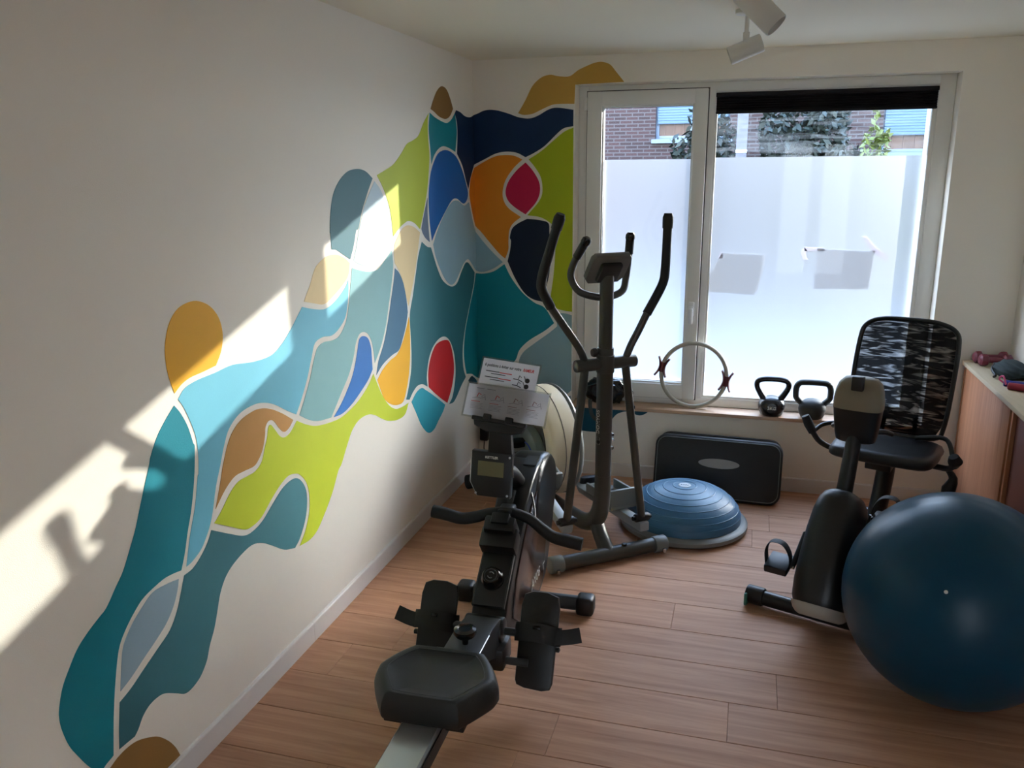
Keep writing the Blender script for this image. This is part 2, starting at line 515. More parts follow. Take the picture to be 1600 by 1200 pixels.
# black pleated blind, pulled right up
bl_ = thing('pleated_blind', 'black pleated blind gathered at the top of the large fixed window pane', 'blind', (1.3015, 0.10, 2.022))
W_ = 2.361 - 1.3015
BLIND = mat('black blind fabric', (18, 14, 20), 0.8)
bm = box(0, W_, -0.006, 0.016, 0.078, 0.100, 0.003)
obj('head_rail', bm, BLIND, bl_)
bm = box(0.002, W_ - 0.002, -0.006, 0.014, -0.006, 0.006, 0.003)
obj('bottom_rail', bm, BLIND, bl_)
pts = []
for k in range(13):
    pts.append((-0.004 if k % 2 else 0.012, 0.006 + k * 0.006))
poly = pts + [(q[0] + 0.003, q[1]) for q in reversed(pts)]
obj('pleats', prism(poly, 'x', 0.003, W_ - 0.003), BLIND, bl_, False)

# papers taped to the outside of the frosted film
def taped(name, label, outline, tapes):
    t = thing(name, label, 'paper', (0, GY + 0.0035, 0), 0, 'papers taped to the frosted window')
    def flat(poly, y):
        b = bmesh.new()
        b.faces.new([b.verts.new((p[0], y, p[1])) for p in poly])
        return b
    obj('sheet', flat(outline, 0.0), PAPER_BACK, t, False)
    for tp in tapes:
        obj('tape', flat(tp, 0.0006), TAPE, t, False)
taped('taped_paper', 'blank paper with a slanted left side taped on the frosted pane beside the mullion',
      [(1.300, 1.176), (1.318, 1.185), (1.372, 1.296), (1.600, 1.290), (1.597, 1.235), (1.575, 1.11), (1.554, 1.068), (1.46, 1.072), (1.300, 1.078)],
      [[(1.350, 1.262), (1.376, 1.262), (1.376, 1.298), (1.366, 1.298)]])
taped('taped_paper', 'blank paper with dangling tape strips on the frosted pane above the kettlebells',
      [(1.862, 1.325), (2.149, 1.317), (2.133, 1.115), (1.856, 1.111)],
      [[(1.795, 1.331), (1.90, 1.3295), (1.90, 1.309), (1.800, 1.310)],
       [(1.795, 1.331), (1.778, 1.302), (1.796, 1.262), (1.819, 1.262), (1.806, 1.296), (1.812, 1.312)],
       [(2.080, 1.388), (2.098, 1.396), (2.140, 1.345), (2.218, 1.290), (2.205, 1.262), (2.160, 1.292), (2.118, 1.33)]])

# ------------------------------------------------------------------ mural: painted shapes on the left wall, running round the corner
# outlines in wall metres: u < 0 along the left wall (u = y), u > 0 along the back wall (u = x); second number is height; s = sharp corner
MURAL = [
    ('brown_dark', '-0.656,2.026s -0.617,2.069 -0.565,2.114 -0.497,2.143 -0.427,2.134 -0.373,2.092 -0.336,2.047s -0.384,2.01 -0.451,1.991 -0.538,1.997 -0.605,2.015'),
    ('teal', '-0.669,2.008s -0.588,1.988 -0.452,1.972 -0.373,1.989 -0.308,2.028s -0.286,1.945 -0.296,1.892 -0.316,1.834s -0.422,1.853 -0.505,1.857 -0.576,1.839 -0.634,1.806 -0.666,1.769s -0.673,1.831 -0.688,1.928'),
    ('lime', '-0.685,2.004s -0.753,1.957 -0.821,1.898 -0.892,1.873 -0.966,1.855 -1.03,1.815 -1.123,1.766 -1.218,1.74 -1.3,1.72s -1.244,1.667 -1.199,1.607 -1.174,1.546 -1.159,1.458s -1.093,1.488 -1.031,1.507 -0.979,1.515 -0.906,1.5 -0.843,1.469s -0.803,1.527 -0.763,1.592 -0.727,1.666 -0.703,1.748 -0.691,1.814 -0.702,1.895 -0.7,1.968'),
    ('dark_teal', '-1.345,1.708s -1.408,1.736 -1.479,1.745 -1.565,1.736 -1.642,1.701 -1.698,1.65 -1.728,1.58 -1.739,1.516 -1.737,1.509 -1.735,1.451s -1.696,1.445 -1.648,1.425 -1.586,1.399s -1.551,1.447 -1.52,1.507 -1.499,1.514 -1.459,1.581 -1.402,1.649'),
    ('pale_blue', '-1.327,1.696s -1.376,1.655 -1.432,1.601 -1.475,1.54 -1.5,1.499 -1.526,1.445 -1.558,1.391s -1.5,1.369 -1.419,1.353 -1.341,1.356 -1.275,1.387 -1.213,1.413 -1.177,1.433s -1.182,1.493 -1.198,1.547 -1.224,1.6 -1.272,1.66'),
    ('cream', '-1.592,1.384s -1.628,1.406 -1.677,1.423 -1.726,1.43 -1.782,1.428 -1.845,1.408 -1.877,1.386 -1.913,1.34 -1.943,1.309 -1.963,1.287s -1.897,1.271 -1.819,1.256 -1.747,1.275 -1.671,1.304 -1.613,1.337'),
    ('sky_blue', '-2.687,1.118s -2.652,1.142 -2.594,1.151 -2.51,1.153 -2.419,1.157 -2.305,1.142 -2.2,1.141 -2.13,1.166 -2.067,1.204 -2.013,1.244 -1.979,1.27s -1.9,1.25 -1.808,1.237 -1.72,1.258 -1.642,1.295 -1.611,1.322s -1.619,1.264 -1.651,1.185 -1.708,1.147 -1.773,1.129 -1.848,1.136 -1.907,1.124 -1.938,1.076 -1.98,1.007 -2.027,0.946 -2.071,0.899s -2.129,0.929 -2.203,0.971 -2.264,0.994 -2.325,1.004 -2.405,0.997 -2.467,0.966 -2.501,0.92 -2.528,0.867 -2.559,0.81 -2.584,0.745 -2.605,0.704 -2.631,0.672 -2.659,0.647 -2.702,0.63 -2.729,0.626s -2.721,0.651 -2.698,0.713 -2.663,0.789 -2.638,0.87 -2.633,0.876 -2.625,0.933 -2.627,0.983 -2.636,1.018 -2.653,1.06 -2.671,1.096'),
    ('amber', '-2.699,1.138s -2.716,1.193 -2.72,1.244 -2.713,1.286 -2.688,1.335 -2.646,1.368 -2.59,1.379 -2.543,1.372 -2.496,1.347 -2.464,1.307 -2.455,1.258 -2.47,1.212 -2.502,1.174s -2.567,1.169 -2.624,1.166 -2.665,1.156'),
    ('teal_deep', '-2.706,1.105s -2.746,1.076 -2.789,1.038 -2.821,0.994 -2.831,0.972 -2.858,0.922 -2.886,0.868 -2.909,0.823 -2.934,0.784 -2.971,0.731 -3.005,0.699 -3.042,0.664 -3.074,0.65 -3.116,0.631 -3.151,0.609 -3.182,0.576 -3.209,0.541 -3.227,0.497 -3.231,0.473 -3.229,0.441 -3.216,0.387 -3.194,0.339 -3.166,0.287 -3.135,0.248s -3.116,0.256s -3.088,0.262s -3.079,0.314 -3.067,0.377 -3.047,0.458 -3.022,0.532 -2.992,0.57 -2.95,0.603 -2.909,0.624 -2.837,0.636 -2.796,0.634 -2.753,0.626s -2.731,0.668 -2.709,0.724 -2.682,0.785 -2.655,0.87 -2.638,0.958 -2.643,0.977 -2.658,1.029 -2.682,1.075'),
    ('steel_pale', '-2.768,0.606s -2.818,0.616 -2.874,0.62 -2.919,0.601 -2.961,0.576 -2.993,0.547 -3.01,0.52 -3.024,0.468 -3.035,0.417s -2.991,0.432 -2.937,0.457 -2.881,0.482 -2.837,0.506 -2.8,0.541 -2.777,0.58'),
    ('dark_teal', '-2.601,0.685s -2.51,0.632 -2.441,0.596 -2.387,0.59 -2.328,0.603 -2.263,0.636 -2.197,0.666 -2.144,0.675 -2.098,0.668 -2.062,0.638 -2.04,0.592 -2.045,0.534 -2.069,0.483 -2.109,0.439 -2.146,0.418s -2.215,0.443 -2.284,0.489 -2.339,0.524 -2.394,0.545 -2.449,0.544 -2.516,0.528 -2.56,0.504 -2.591,0.467 -2.613,0.42 -2.636,0.373 -2.666,0.331 -2.687,0.292 -2.723,0.261 -2.764,0.249 -2.797,0.252 -2.833,0.277 -2.877,0.306 -2.909,0.314 -2.943,0.311 -2.971,0.296 -2.991,0.274 -3.008,0.261s -3.039,0.263 -3.066,0.264s -3.057,0.322 -3.043,0.389s -2.997,0.402 -2.943,0.426 -2.886,0.45 -2.828,0.476 -2.79,0.516 -2.764,0.563 -2.743,0.605s -2.701,0.608 -2.657,0.63 -2.624,0.656'),
    ('brown_dark', '-3.121,0.232s -3.102,0.237 -3.072,0.246 -3.035,0.248 -2.999,0.241 -2.958,0.221 -2.922,0.197 -2.887,0.158 -2.862,0.118 -2.847,0.08s -2.897,0.08s -2.935,0.08s'),
    ('brown', '-2.093,0.885s -2.163,0.929 -2.226,0.961 -2.277,0.978 -2.328,0.984 -2.399,0.975 -2.451,0.95 -2.484,0.915 -2.509,0.872 -2.517,0.857 -2.538,0.808 -2.571,0.741s -2.517,0.782 -2.463,0.806 -2.41,0.806 -2.355,0.803 -2.325,0.816 -2.297,0.842 -2.277,0.882 -2.27,0.91 -2.253,0.925 -2.231,0.925 -2.211,0.911 -2.187,0.883 -2.159,0.861 -2.126,0.865'),
    ('lime', '-2.07,0.875s -2.006,0.842 -1.931,0.815 -1.822,0.797 -1.719,0.793 -1.59,0.816 -1.485,0.857 -1.428,0.897s -1.398,0.851 -1.351,0.784 -1.282,0.717 -1.207,0.68 -1.126,0.67 -1.062,0.67s -1.109,0.627 -1.193,0.625 -1.29,0.647 -1.362,0.678 -1.431,0.714 -1.499,0.736 -1.583,0.738 -1.651,0.713 -1.705,0.663 -1.758,0.606 -1.79,0.586 -1.847,0.518 -1.918,0.458 -1.984,0.415 -2.044,0.403 -2.113,0.411s -2.066,0.451 -2.029,0.512 -2.021,0.577 -2.035,0.628 -2.071,0.669 -2.102,0.687 -2.154,0.697 -2.207,0.684 -2.273,0.653 -2.337,0.617 -2.396,0.608 -2.438,0.616 -2.506,0.655 -2.584,0.7s -2.546,0.723 -2.489,0.765 -2.445,0.783 -2.391,0.783 -2.347,0.784 -2.307,0.803 -2.284,0.841 -2.264,0.874 -2.252,0.905 -2.236,0.909 -2.213,0.884 -2.186,0.853 -2.153,0.84 -2.116,0.848'),
    ('grey_teal', '-1.575,1.364s -1.503,1.346 -1.421,1.332 -1.335,1.332 -1.259,1.363 -1.18,1.399s -1.174,1.331 -1.199,1.256 -1.239,1.168 -1.28,1.081 -1.335,1.005 -1.407,0.941s -1.416,0.998 -1.429,1.039 -1.459,1.075 -1.5,1.092 -1.541,1.09 -1.577,1.06 -1.604,1.008 -1.654,0.946 -1.73,0.886 -1.819,0.815s -1.922,0.831 -1.991,0.857 -2.05,0.89s -2.005,0.941 -1.959,1.002 -1.917,1.071 -1.886,1.105 -1.837,1.115 -1.768,1.109 -1.709,1.118 -1.653,1.16 -1.622,1.219 -1.6,1.286'),
    ('blue', '-1.568,1.022 -1.553,1.056 -1.535,1.074 -1.501,1.075 -1.462,1.057 -1.44,1.018 -1.436,0.979 -1.434,0.918s -1.482,0.883 -1.561,0.849 -1.646,0.819 -1.725,0.805 -1.798,0.81s -1.719,0.854 -1.642,0.914 -1.6,0.963'),
    ('amber', '-1.017,1.076s -1.013,0.984 -1.023,0.884 -1.049,0.796 -1.088,0.728 -1.123,0.694 -1.175,0.692 -1.252,0.713 -1.325,0.757 -1.365,0.815 -1.391,0.861s -1.329,0.894 -1.25,0.916 -1.171,0.928 -1.106,0.968 -1.054,1.025'),
    ('slate_blue', '-1.156,1.317s -1.113,1.293 -1.068,1.24 -1.04,1.163 -1.03,1.099s -1.057,1.042 -1.104,0.984 -1.149,0.944 -1.229,0.936 -1.326,0.917 -1.399,0.885s -1.369,0.942 -1.307,1.007 -1.255,1.092 -1.213,1.18 -1.175,1.261'),
    ('cream', '-1.145,1.426s -1.075,1.475 -1.022,1.493 -0.97,1.494 -0.908,1.48 -0.844,1.453s -0.852,1.439 -0.886,1.359 -0.927,1.272 -0.974,1.195 -1.017,1.126s -1.043,1.179 -1.068,1.24 -1.109,1.299 -1.154,1.34s -1.159,1.384'),
    ('slate_grey', '-0.732,1.612s -0.771,1.559 -0.814,1.487 -0.821,1.462 -0.783,1.426 -0.722,1.398s -0.73,1.448 -0.739,1.533'),
    ('blue', '-0.475,1.839 -0.565,1.823 -0.629,1.782 -0.682,1.723 -0.713,1.64 -0.719,1.565 -0.71,1.48 -0.691,1.402s -0.607,1.465 -0.5,1.53 -0.389,1.588 -0.306,1.594 -0.207,1.565 -0.147,1.58 -0.123,1.617 -0.155,1.674 -0.21,1.74 -0.291,1.803 -0.384,1.832'),
    ('steel', '-0.675,1.383s -0.644,1.319 -0.586,1.251 -0.513,1.188 -0.435,1.152 -0.365,1.158 -0.29,1.199 -0.214,1.244 -0.143,1.258 -0.076,1.225 -0.008,1.182 0.043,1.172 0.107,1.194 0.162,1.23s 0.108,1.279 0.056,1.333 0.01,1.388 -0.046,1.46 -0.108,1.569s -0.193,1.554 -0.278,1.58 -0.362,1.583 -0.445,1.554 -0.528,1.505 -0.608,1.448'),
    ('deep_teal', '-0.826,1.408s -0.759,1.379 -0.708,1.371s -0.68,1.331 -0.624,1.255 -0.553,1.188 -0.436,1.143 -0.337,1.147 -0.246,1.209 -0.159,1.243 -0.031,1.172s -0.051,1.111 -0.138,0.992 -0.223,0.875 -0.27,0.763 -0.264,0.661 -0.225,0.598s -0.304,0.568 -0.381,0.527 -0.441,0.507 -0.508,0.514s -0.449,0.544 -0.403,0.623 -0.392,0.7 -0.415,0.783 -0.471,0.855 -0.55,0.894 -0.641,0.897 -0.731,0.869 -0.79,0.816 -0.82,0.741 -0.815,0.688s -0.877,0.716 -0.945,0.724 -1.003,0.708 -1.049,0.682s -1.087,0.692s -1.055,0.737 -1.015,0.813 -1.002,0.896 -1.003,0.982 -1.004,1.083 -0.959,1.168 -0.918,1.254 -0.877,1.341'),
    ('red', '-0.538,0.873 -0.472,0.843 -0.428,0.757 -0.422,0.677 -0.462,0.597 -0.537,0.528s -0.628,0.577 -0.726,0.635 -0.797,0.681s -0.794,0.763 -0.747,0.834 -0.668,0.877'),
    ('cyan', '-0.89,0.7 -0.959,0.695 -1.025,0.664s -0.969,0.591 -0.907,0.51 -0.822,0.447 -0.743,0.442 -0.676,0.47 -0.607,0.499 -0.57,0.527s -0.679,0.59 -0.775,0.643 -0.845,0.679'),
    ('navy', '-0.288,2.044s -0.218,2.037 -0.148,2.022 -0.058,2.022 0.017,2.041 0.058,2.057 0.098,2.062 0.149,2.055 0.209,2.037 0.259,2.019 0.318,2.011 0.368,2.024 0.426,2.054 0.475,2.063 0.564,2.05s 0.564,1.966s 0.514,1.957 0.476,1.93 0.407,1.867 0.348,1.831 0.298,1.808s 0.248,1.832 0.187,1.839 0.126,1.829 0.064,1.801 -0.012,1.766s -0.079,1.692 -0.113,1.641s -0.154,1.693 -0.208,1.767 -0.289,1.825s -0.275,1.91 -0.278,1.981 -0.308,2.028s'),
    ('orange', '-0.004,1.752s 0.064,1.789 0.126,1.815 0.187,1.821 0.237,1.815 0.28,1.796s 0.227,1.748 0.18,1.681 0.164,1.614 0.174,1.566 0.205,1.527 0.271,1.484s 0.225,1.45 0.202,1.41 0.196,1.35 0.195,1.301 0.176,1.251s 0.14,1.28 0.078,1.349 0.031,1.403 0.005,1.428 -0.044,1.499 -0.094,1.598 -0.091,1.645 -0.063,1.702'),
    ('crimson', '0.298,1.78s 0.338,1.737 0.373,1.68 0.38,1.624 0.358,1.566 0.297,1.499s 0.236,1.537 0.195,1.576 0.182,1.624 0.201,1.681 0.247,1.738'),
    ('lime_right', '0.316,1.796s 0.387,1.839 0.456,1.894 0.514,1.938 0.565,1.959s 0.568,0.958s 0.502,0.967 0.435,0.991s 0.46,1.168 0.469,1.315 0.464,1.393 0.454,1.44 0.388,1.482 0.307,1.494s 0.368,1.562 0.393,1.614 0.388,1.69 0.358,1.746'),
    ('black_navy', '0.307,1.475s 0.255,1.45 0.219,1.42 0.205,1.371 0.211,1.351 0.205,1.296 0.19,1.236s 0.233,1.142 0.285,1.062 0.337,1.024 0.394,1.01s 0.434,1.167 0.441,1.315 0.434,1.398 0.428,1.452 0.378,1.468'),
    ('teal', '-0.009,1.164s 0.043,1.162 0.107,1.177 0.171,1.219s 0.212,1.141 0.274,1.062 0.347,1.004 0.409,0.975 0.464,0.889s 0.41,0.843 0.315,0.781 0.257,0.721 0.23,0.656 0.154,0.588 0.044,0.533 -0.034,0.553 -0.115,0.59 -0.209,0.612s -0.236,0.675 -0.246,0.758 -0.214,0.864 -0.139,0.972 -0.053,1.081'),
    ('steel_grey', '0.482,0.871s 0.477,0.937s 0.512,0.949 0.567,0.939s 0.568,0.497s 0.516,0.451 0.464,0.426 0.389,0.405 0.314,0.437 0.266,0.542 0.251,0.636 0.278,0.706 0.347,0.765 0.431,0.828'),
    ('petrol', '0.452,0.415s 0.504,0.432 0.564,0.466s 0.569,0.413s 1.028,0.413s 0.999,0.387 0.97,0.376 0.941,0.38 0.916,0.39 0.894,0.394 0.862,0.386 0.833,0.37 0.804,0.332 0.775,0.288 0.741,0.265 0.716,0.257 0.65,0.258 0.589,0.263 0.538,0.259 0.523,0.25 0.453,0.271s 0.435,0.35'),
    ('petrol', '-0.18,0.567s -0.116,0.577 -0.035,0.536s 0.015,0.472s -0.135,0.526s'),
    ('mustard', '0.257,2.04s 0.299,2.107 0.338,2.178 0.387,2.219 0.435,2.231 0.483,2.222 0.541,2.22 0.588,2.249 0.639,2.27 0.676,2.282 0.714,2.285 0.757,2.27 0.789,2.234 0.833,2.182s 0.573,2.177s 0.569,2.08s 0.494,2.082 0.446,2.078 0.387,2.055 0.338,2.035 0.289,2.03'),
]
PAINT = {
    'brown_dark': (150, 112, 60), 'brown': (178, 130, 64), 'teal': (12, 142, 158), 'teal_deep': (8, 130, 148),
    'lime': (192, 206, 44), 'lime_right': (182, 196, 30), 'dark_teal': (54, 110, 122), 'deep_teal': (52, 118, 128),
    'pale_blue': (190, 212, 222), 'cream': (240, 214, 160), 'sky_blue': (112, 190, 215), 'amber': (246, 182, 28),
    'steel_pale': (148, 174, 190), 'grey_teal': (130, 178, 182), 'blue': (12, 102, 180), 'slate_blue': (60, 110, 142),
    'slate_grey': (108, 124, 146), 'steel': (158, 192, 206), 'steel_grey': (146, 178, 186), 'red': (216, 28, 36),
    'cyan': (48, 172, 192), 'navy': (14, 46, 84), 'orange': (240, 146, 34), 'crimson': (208, 24, 74),
    'black_navy': (16, 30, 52), 'petrol': (14, 78, 98), 'mustard': (206, 162, 74)}
mural = thing('wall_mural', 'abstract mural of coloured flowing shapes with white outlines running round the room corner', 'mural', (0, 0, 0))
def dense(txt):
    P = []
    for t in txt.split():
        s = t.endswith('s')
        u, z = t.rstrip('s').split(',')
        P.append((float(u), float(z), s))
    n = len(P); out = []
    for i in range(n):
        p1, p2 = P[i], P[(i + 1) % n]
        p0 = P[i - 1] if not p1[2] else (2 * p1[0] - p2[0], 2 * p1[1] - p2[1])
        p3 = P[(i + 2) % n] if not p2[2] else (2 * p2[0] - p1[0], 2 * p2[1] - p1[1])
        for k in range(5):
            t = k / 5
            out.append(tuple(0.5 * (2 * p1[j] + (p2[j] - p0[j]) * t + (2 * p0[j] - 5 * p1[j] + 4 * p2[j] - p3[j]) * t * t + (3 * p1[j] - p0[j] - 3 * p2[j] + p3[j]) * t ** 3) for j in (0, 1)))
    return out
def clip(poly, sgn):
    out = []
    for i in range(len(poly)):
        a, b = poly[i], poly[(i + 1) % len(poly)]
        ia, ib = a[0] * sgn >= 0, b[0] * sgn >= 0
        if ia: out.append(a)
        if ia != ib:
            t = a[0] / (a[0] - b[0])
            out.append((0.0, a[1] + (b[1] - a[1]) * t))
    return out
OFF = 0.0012
for ci, (cname, txt) in enumerate(MURAL):
    poly = dense(txt)
    new = bmesh.new()
    for sgn in (-1, 1):
        q = clip(poly, sgn)
        q = [v for i, v in enumerate(q) if (abs(v[0] - q[i - 1][0]) + abs(v[1] - q[i - 1][1])) > 1e-5]
        if len(q) < 3: continue
        if sgn < 0:
            top = [new.verts.new((OFF, u, z)) for u, z in q]; bot = [new.verts.new((0.0, u, z)) for u, z in q]
        else:
            top = [new.verts.new((u, -OFF, z)) for u, z in q]; bot = [new.verts.new((u, 0.0, z)) for u, z in q]
        f = new.faces.new(top)
        n = len(q)
        for i in range(n):
            new.faces.new((top[i], top[(i + 1) % n], bot[(i + 1) % n], bot[i]))
        f.normal_update()
        want = Vector((1, 0, 0)) if sgn < 0 else Vector((0, -1, 0))
        if f.normal.dot(want) < 0: f.normal_flip()
        bmesh.ops.triangulate(new, faces=[f])
    me = bpy.data.meshes.new('painted_shape'); new.to_mesh(me); new.free()
    mesh_obj('painted_shape', me, mat('mural ' + cname.replace('_', ' '), PAINT[cname], 0.6, var=0.06, scale=5, bump=0.2, bscale=300, spec=0.3), mural)

# ------------------------------------------------------------------ outdoors
tag(obj('ground', box(-40, 40, -60, 60, -0.5, -0.3), mat('pavement', (96, 94, 92), 0.9, var=0.2, scale=3), None, False), kind='structure')
def brick_mat():
    m = bpy.data.materials.new('red brown brickwork'); m.use_nodes = True
    nt = m.node_tree; b = nt.nodes['Principled BSDF']
    tc = nt.nodes.new('ShaderNodeTexCoord'); mp = nt.nodes.new('ShaderNodeMapping')
    mp.inputs['Rotation'].default_value = (PI / 2, 0, 0)
    br = nt.nodes.new('ShaderNodeTexBrick')
    br.inputs['Scale'].default_value = 1.0
    br.inputs['Brick Width'].default_value = 0.215; br.inputs['Row Height'].default_value = 0.062
    br.inputs['Mortar Size'].default_value = 0.010; br.inputs['Bias'].default_value = -0.2
    br.inputs['Color1'].default_value = rgb(66, 46, 44); br.inputs['Color2'].default_value = rgb(50, 37, 36); br.inputs['Mortar'].default_value = rgb(84, 78, 78)
    nt.links.new(tc.outputs['Object'], mp.inputs[0]); nt.links.new(mp.outputs[0], br.inputs['Vector'])
    nt.links.new(br.outputs['Color'], b.inputs['Base Color']); b.inputs['Roughness'].default_value = 0.9
    return m
BRICK = brick_mat()
HY = 11.0
house = thing('brick_house', 'brown brick house with pale roller shutters across the street, seen above the frosted film', 'house', (0, HY, -0.3))
wins = [(-0.23, 1.05, 2.58, 0.24), (3.52, 4.95, 2.30, 0.26)]     # x0, x1, sill height, open gap under the shutter
bm = None
xs = [-9.0] + [v for w in wins for v in (w[0], w[1])] + [6.3]
for i in range(len(xs) - 1):
    if i % 2 == 0:
        bm = box(xs[i], xs[i + 1], 0, 0.3, 0, 5.0, bm=bm)
    else:
        w = wins[i // 2]
        bm = box(xs[i], xs[i + 1], 0, 0.3, 0, w[2], bm=bm)
        bm = box(xs[i], xs[i + 1], 0, 0.3, w[2] + 1.3, 5.0, bm=bm)
obj('wall', bm, BRICK, house, False)
obj('side_wall', box(-9.0, 6.3, 0.3, 6.3, 0, 4.9), BRICK, house, False)
obj('roof', prism([(-0.4, 4.95), (3.2, 6.4), (6.7, 4.95)], 'x', -9.3, 6.6), mat('roof tiles', (96, 70, 62), 0.8, var=0.3), house, False)
SHUT = mat('pale roller shutter', (88, 112, 134), 0.5)
HPVC = mat('house window plastic', (116, 130, 148), 0.4)
for (x0, x1, zb, gap) in wins:
    f = obj('window', ring(x0, x1, zb, zb + 1.3, (0.06, 0.06, 0.06, 0.05), 0.10, 0.16), HPVC, house)
    obj('mullion', box((x0 + x1) / 2 - 0.04, (x0 + x1) / 2 + 0.04, 0.10, 0.16, zb + 0.05, zb + 1.25), HPVC, f)
    obj('pane', box(x0 + 0.05, x1 - 0.05, 0.13, 0.14, zb + 0.05, zb + 1.25), mat('tan curtain behind glass', (104, 78, 64), 0.25, var=0.3, scale=6), f, False)
    for gx in range(1, 8):
        xx = x0 + (x1 - x0) * gx / 8
        obj('glazing_bar', box(xx - 0.006, xx + 0.006, 0.12, 0.132, zb + 0.05, zb + 0.6), mat('bronze bar', (110, 84, 70), 0.5), f, False)
    sh = obj('roller_shutter', box(x0 + 0.03, x1 - 0.03, 0.06, 0.075, zb + gap + 0.02, zb + 1.3), SHUT, house, False)
    nz = int((1.3 - gap) / 0.045)
    for k in range(nz):
        z = zb + gap + 0.03 + k * 0.045
        obj('slat', box(x0 + 0.03, x1 - 0.03, 0.052, 0.062, z, z + 0.040, 0.004, 1), SHUT, sh, False)
    obj('sill', box(x0 - 0.06, x1 + 0.06, -0.06, 0.12, zb - 0.07, zb), HPVC, house, False)

LEAF = mat('hedge leaf', (34, 44, 34), 0.55, var=0.45, scale=4)
LEAF2 = mat('sunlit leaf yellow green', (104, 116, 46), 0.5, var=0.4, scale=4)
BARK = mat('bark', (92, 76, 62), 0.9, var=0.3)
def leaf_mesh(n, fn, size, seed):
    rnd = random.Random(seed)
    vs_, fs = [], []
    for i in range(n):
        c = Vector(fn(rnd))
        a = Vector((rnd.uniform(-1, 1), rnd.uniform(-1, 1), rnd.uniform(-1, 1))).normalized()
        b = a.orthogonal().normalized()
        b.rotate(Quaternion(a, rnd.uniform(0, 6.3)))
        s = size * rnd.uniform(0.6, 1.3)
        k = len(vs_)
        vs_ += [c - a * s, c + b * s * 0.45, c + a * s, c - b * s * 0.45]
        fs.append((k, k + 1, k + 2, k + 3))
    me = bpy.data.meshes.new('foliage'); me.from_pydata([tuple(v) for v in vs_], [], fs)
    return me
def shrub(name, label, cat, loc, dims, n, size, seed, m, trunk=True):
    t = thing(name, label, cat, loc)
    def fn(r):
        while True:
            v = Vector((r.uniform(-1, 1), r.uniform(-1, 1), r.uniform(-1, 1)))
            if 0.25 < v.length < 1: break
        k = 0.8 + 0.25 * math.sin(v.x * 7 + seed) * math.cos(v.z * 6)
        return (v.x * dims[0] * k, v.y * dims[1] * k, dims[2] + v.z * dims[2] * k)
    tag(mesh_obj('foliage', leaf_mesh(n, fn, size, seed), m, t), kind='stuff')
    if trunk:
        obj('trunk', tube([(0, 0, 0), (0.03, 0, dims[2] * 0.7), (-0.02, 0.03, dims[2] * 1.4)], [0.07, 0.05, 0.02], 8), BARK, t)
    return t
shrub('evergreen_tree', 'dark evergreen beyond the window, between the grey post and the right shutter', 'tree', (2.35, 9.4, -0.3), (1.05, 0.8, 1.75), 9000, 0.075, 3, LEAF)
shrub('evergreen_tree', 'dark evergreen seen just left of the grey post through the window', 'tree', (0.75, 9.6, -0.3), (0.62, 0.55, 1.7), 5000, 0.075, 5, LEAF)
shrub('leafy_shrub', 'yellow-green leafy shrub beside the right roller shutter outside the window', 'shrub', (3.02, 7.4, -0.3), (0.26, 0.26, 1.5), 1500, 0.06, 9, LEAF2)
post = thing('street_post', 'pale grey post standing in front of the trees outside the window', 'post', (1.31, 8.4, -0.3))
obj('shaft', box(-0.075, 0.075, -0.06, 0.06, 0, 4.2, 0.01), mat('weathered grey post', (104, 102, 108), 0.7, var=0.2), post)
obj('clamp', box(-0.08, 0.08, -0.066, 0.066, 2.28, 2.32, 0.004), mat('post clamp', (210, 210, 214), 0.4), post)


# unseen pale house added beyond the glazed door to bounce sunlight into the room
gh = tag(thing('added_bounce_facade', None, None, (1.4, -13.0, -0.3)), kind='structure')
RENDER_W = mat('pale bounce render', (240, 238, 232), 0.85, var=0.06, scale=2)
obj('wall', box(-9, 13, -6, 0, 0, 7.5), RENDER_W, gh, False)
obj('roof', prism([(-6.4, 7.45), (-3.0, 9.6), (0.4, 7.45)], 'x', -9.3, 13.3), MATS['roof tiles'], gh, False)
for wx in (-5.0, -0.5, 4.5, 9.0):
    for wz in (1.2, 4.4):
        w_ = obj('window', ring(wx, wx + 1.1, wz, wz + 1.3, (0.07, 0.07, 0.07, 0.07), 0.0, 0.05), HPVC, gh)
        obj('pane', box(wx + 0.06, wx + 1.04, 0.0, 0.02, wz + 0.06, wz + 1.24), mat('dark window glass', (40, 46, 52), 0.1), w_, False)

# ------------------------------------------------------------------ elliptical trainer (local x = across, y = away from its front foot, z up)
CREAM_P = mat('cream plastic', (226, 214, 188), 0.38)
GREYP = mat('mid grey plastic', (112, 116, 114), 0.45)
el = thing('elliptical_trainer', 'grey elliptical trainer with tall moving arms standing before the window', 'elliptical trainer', (0.969, -1.108, 0), math.radians(38.6))
obj('front_stabilizer', rod((-0.25, -0.02, 0.040), (0.25, -0.02, 0.040), 0.033, 20), GUNMETAL, el)
for s in (-1, 1):
    c = obj('end_cap', rod((s * 0.235, -0.02, 0.040), (s * 0.30, -0.02, 0.040), 0.039, 20, bev=0.006), GREYP, el)
    obj('level_screw', rod((s * 0.272, -0.062, 0.012), (s * 0.272, -0.062, 0.034), 0.009, 10, bev=0.002), CHROME, c)
obj('rear_stabilizer', rod((-0.25, 1.10, 0.040), (0.25, 1.10, 0.040), 0.033, 20), GUNMETAL, el)
for s in (-1, 1):
    obj('end_cap', rod((s * 0.215, 1.10, 0.040), (s * 0.285, 1.10, 0.040), 0.040, 20, bev=0.006), RUBBER, el)
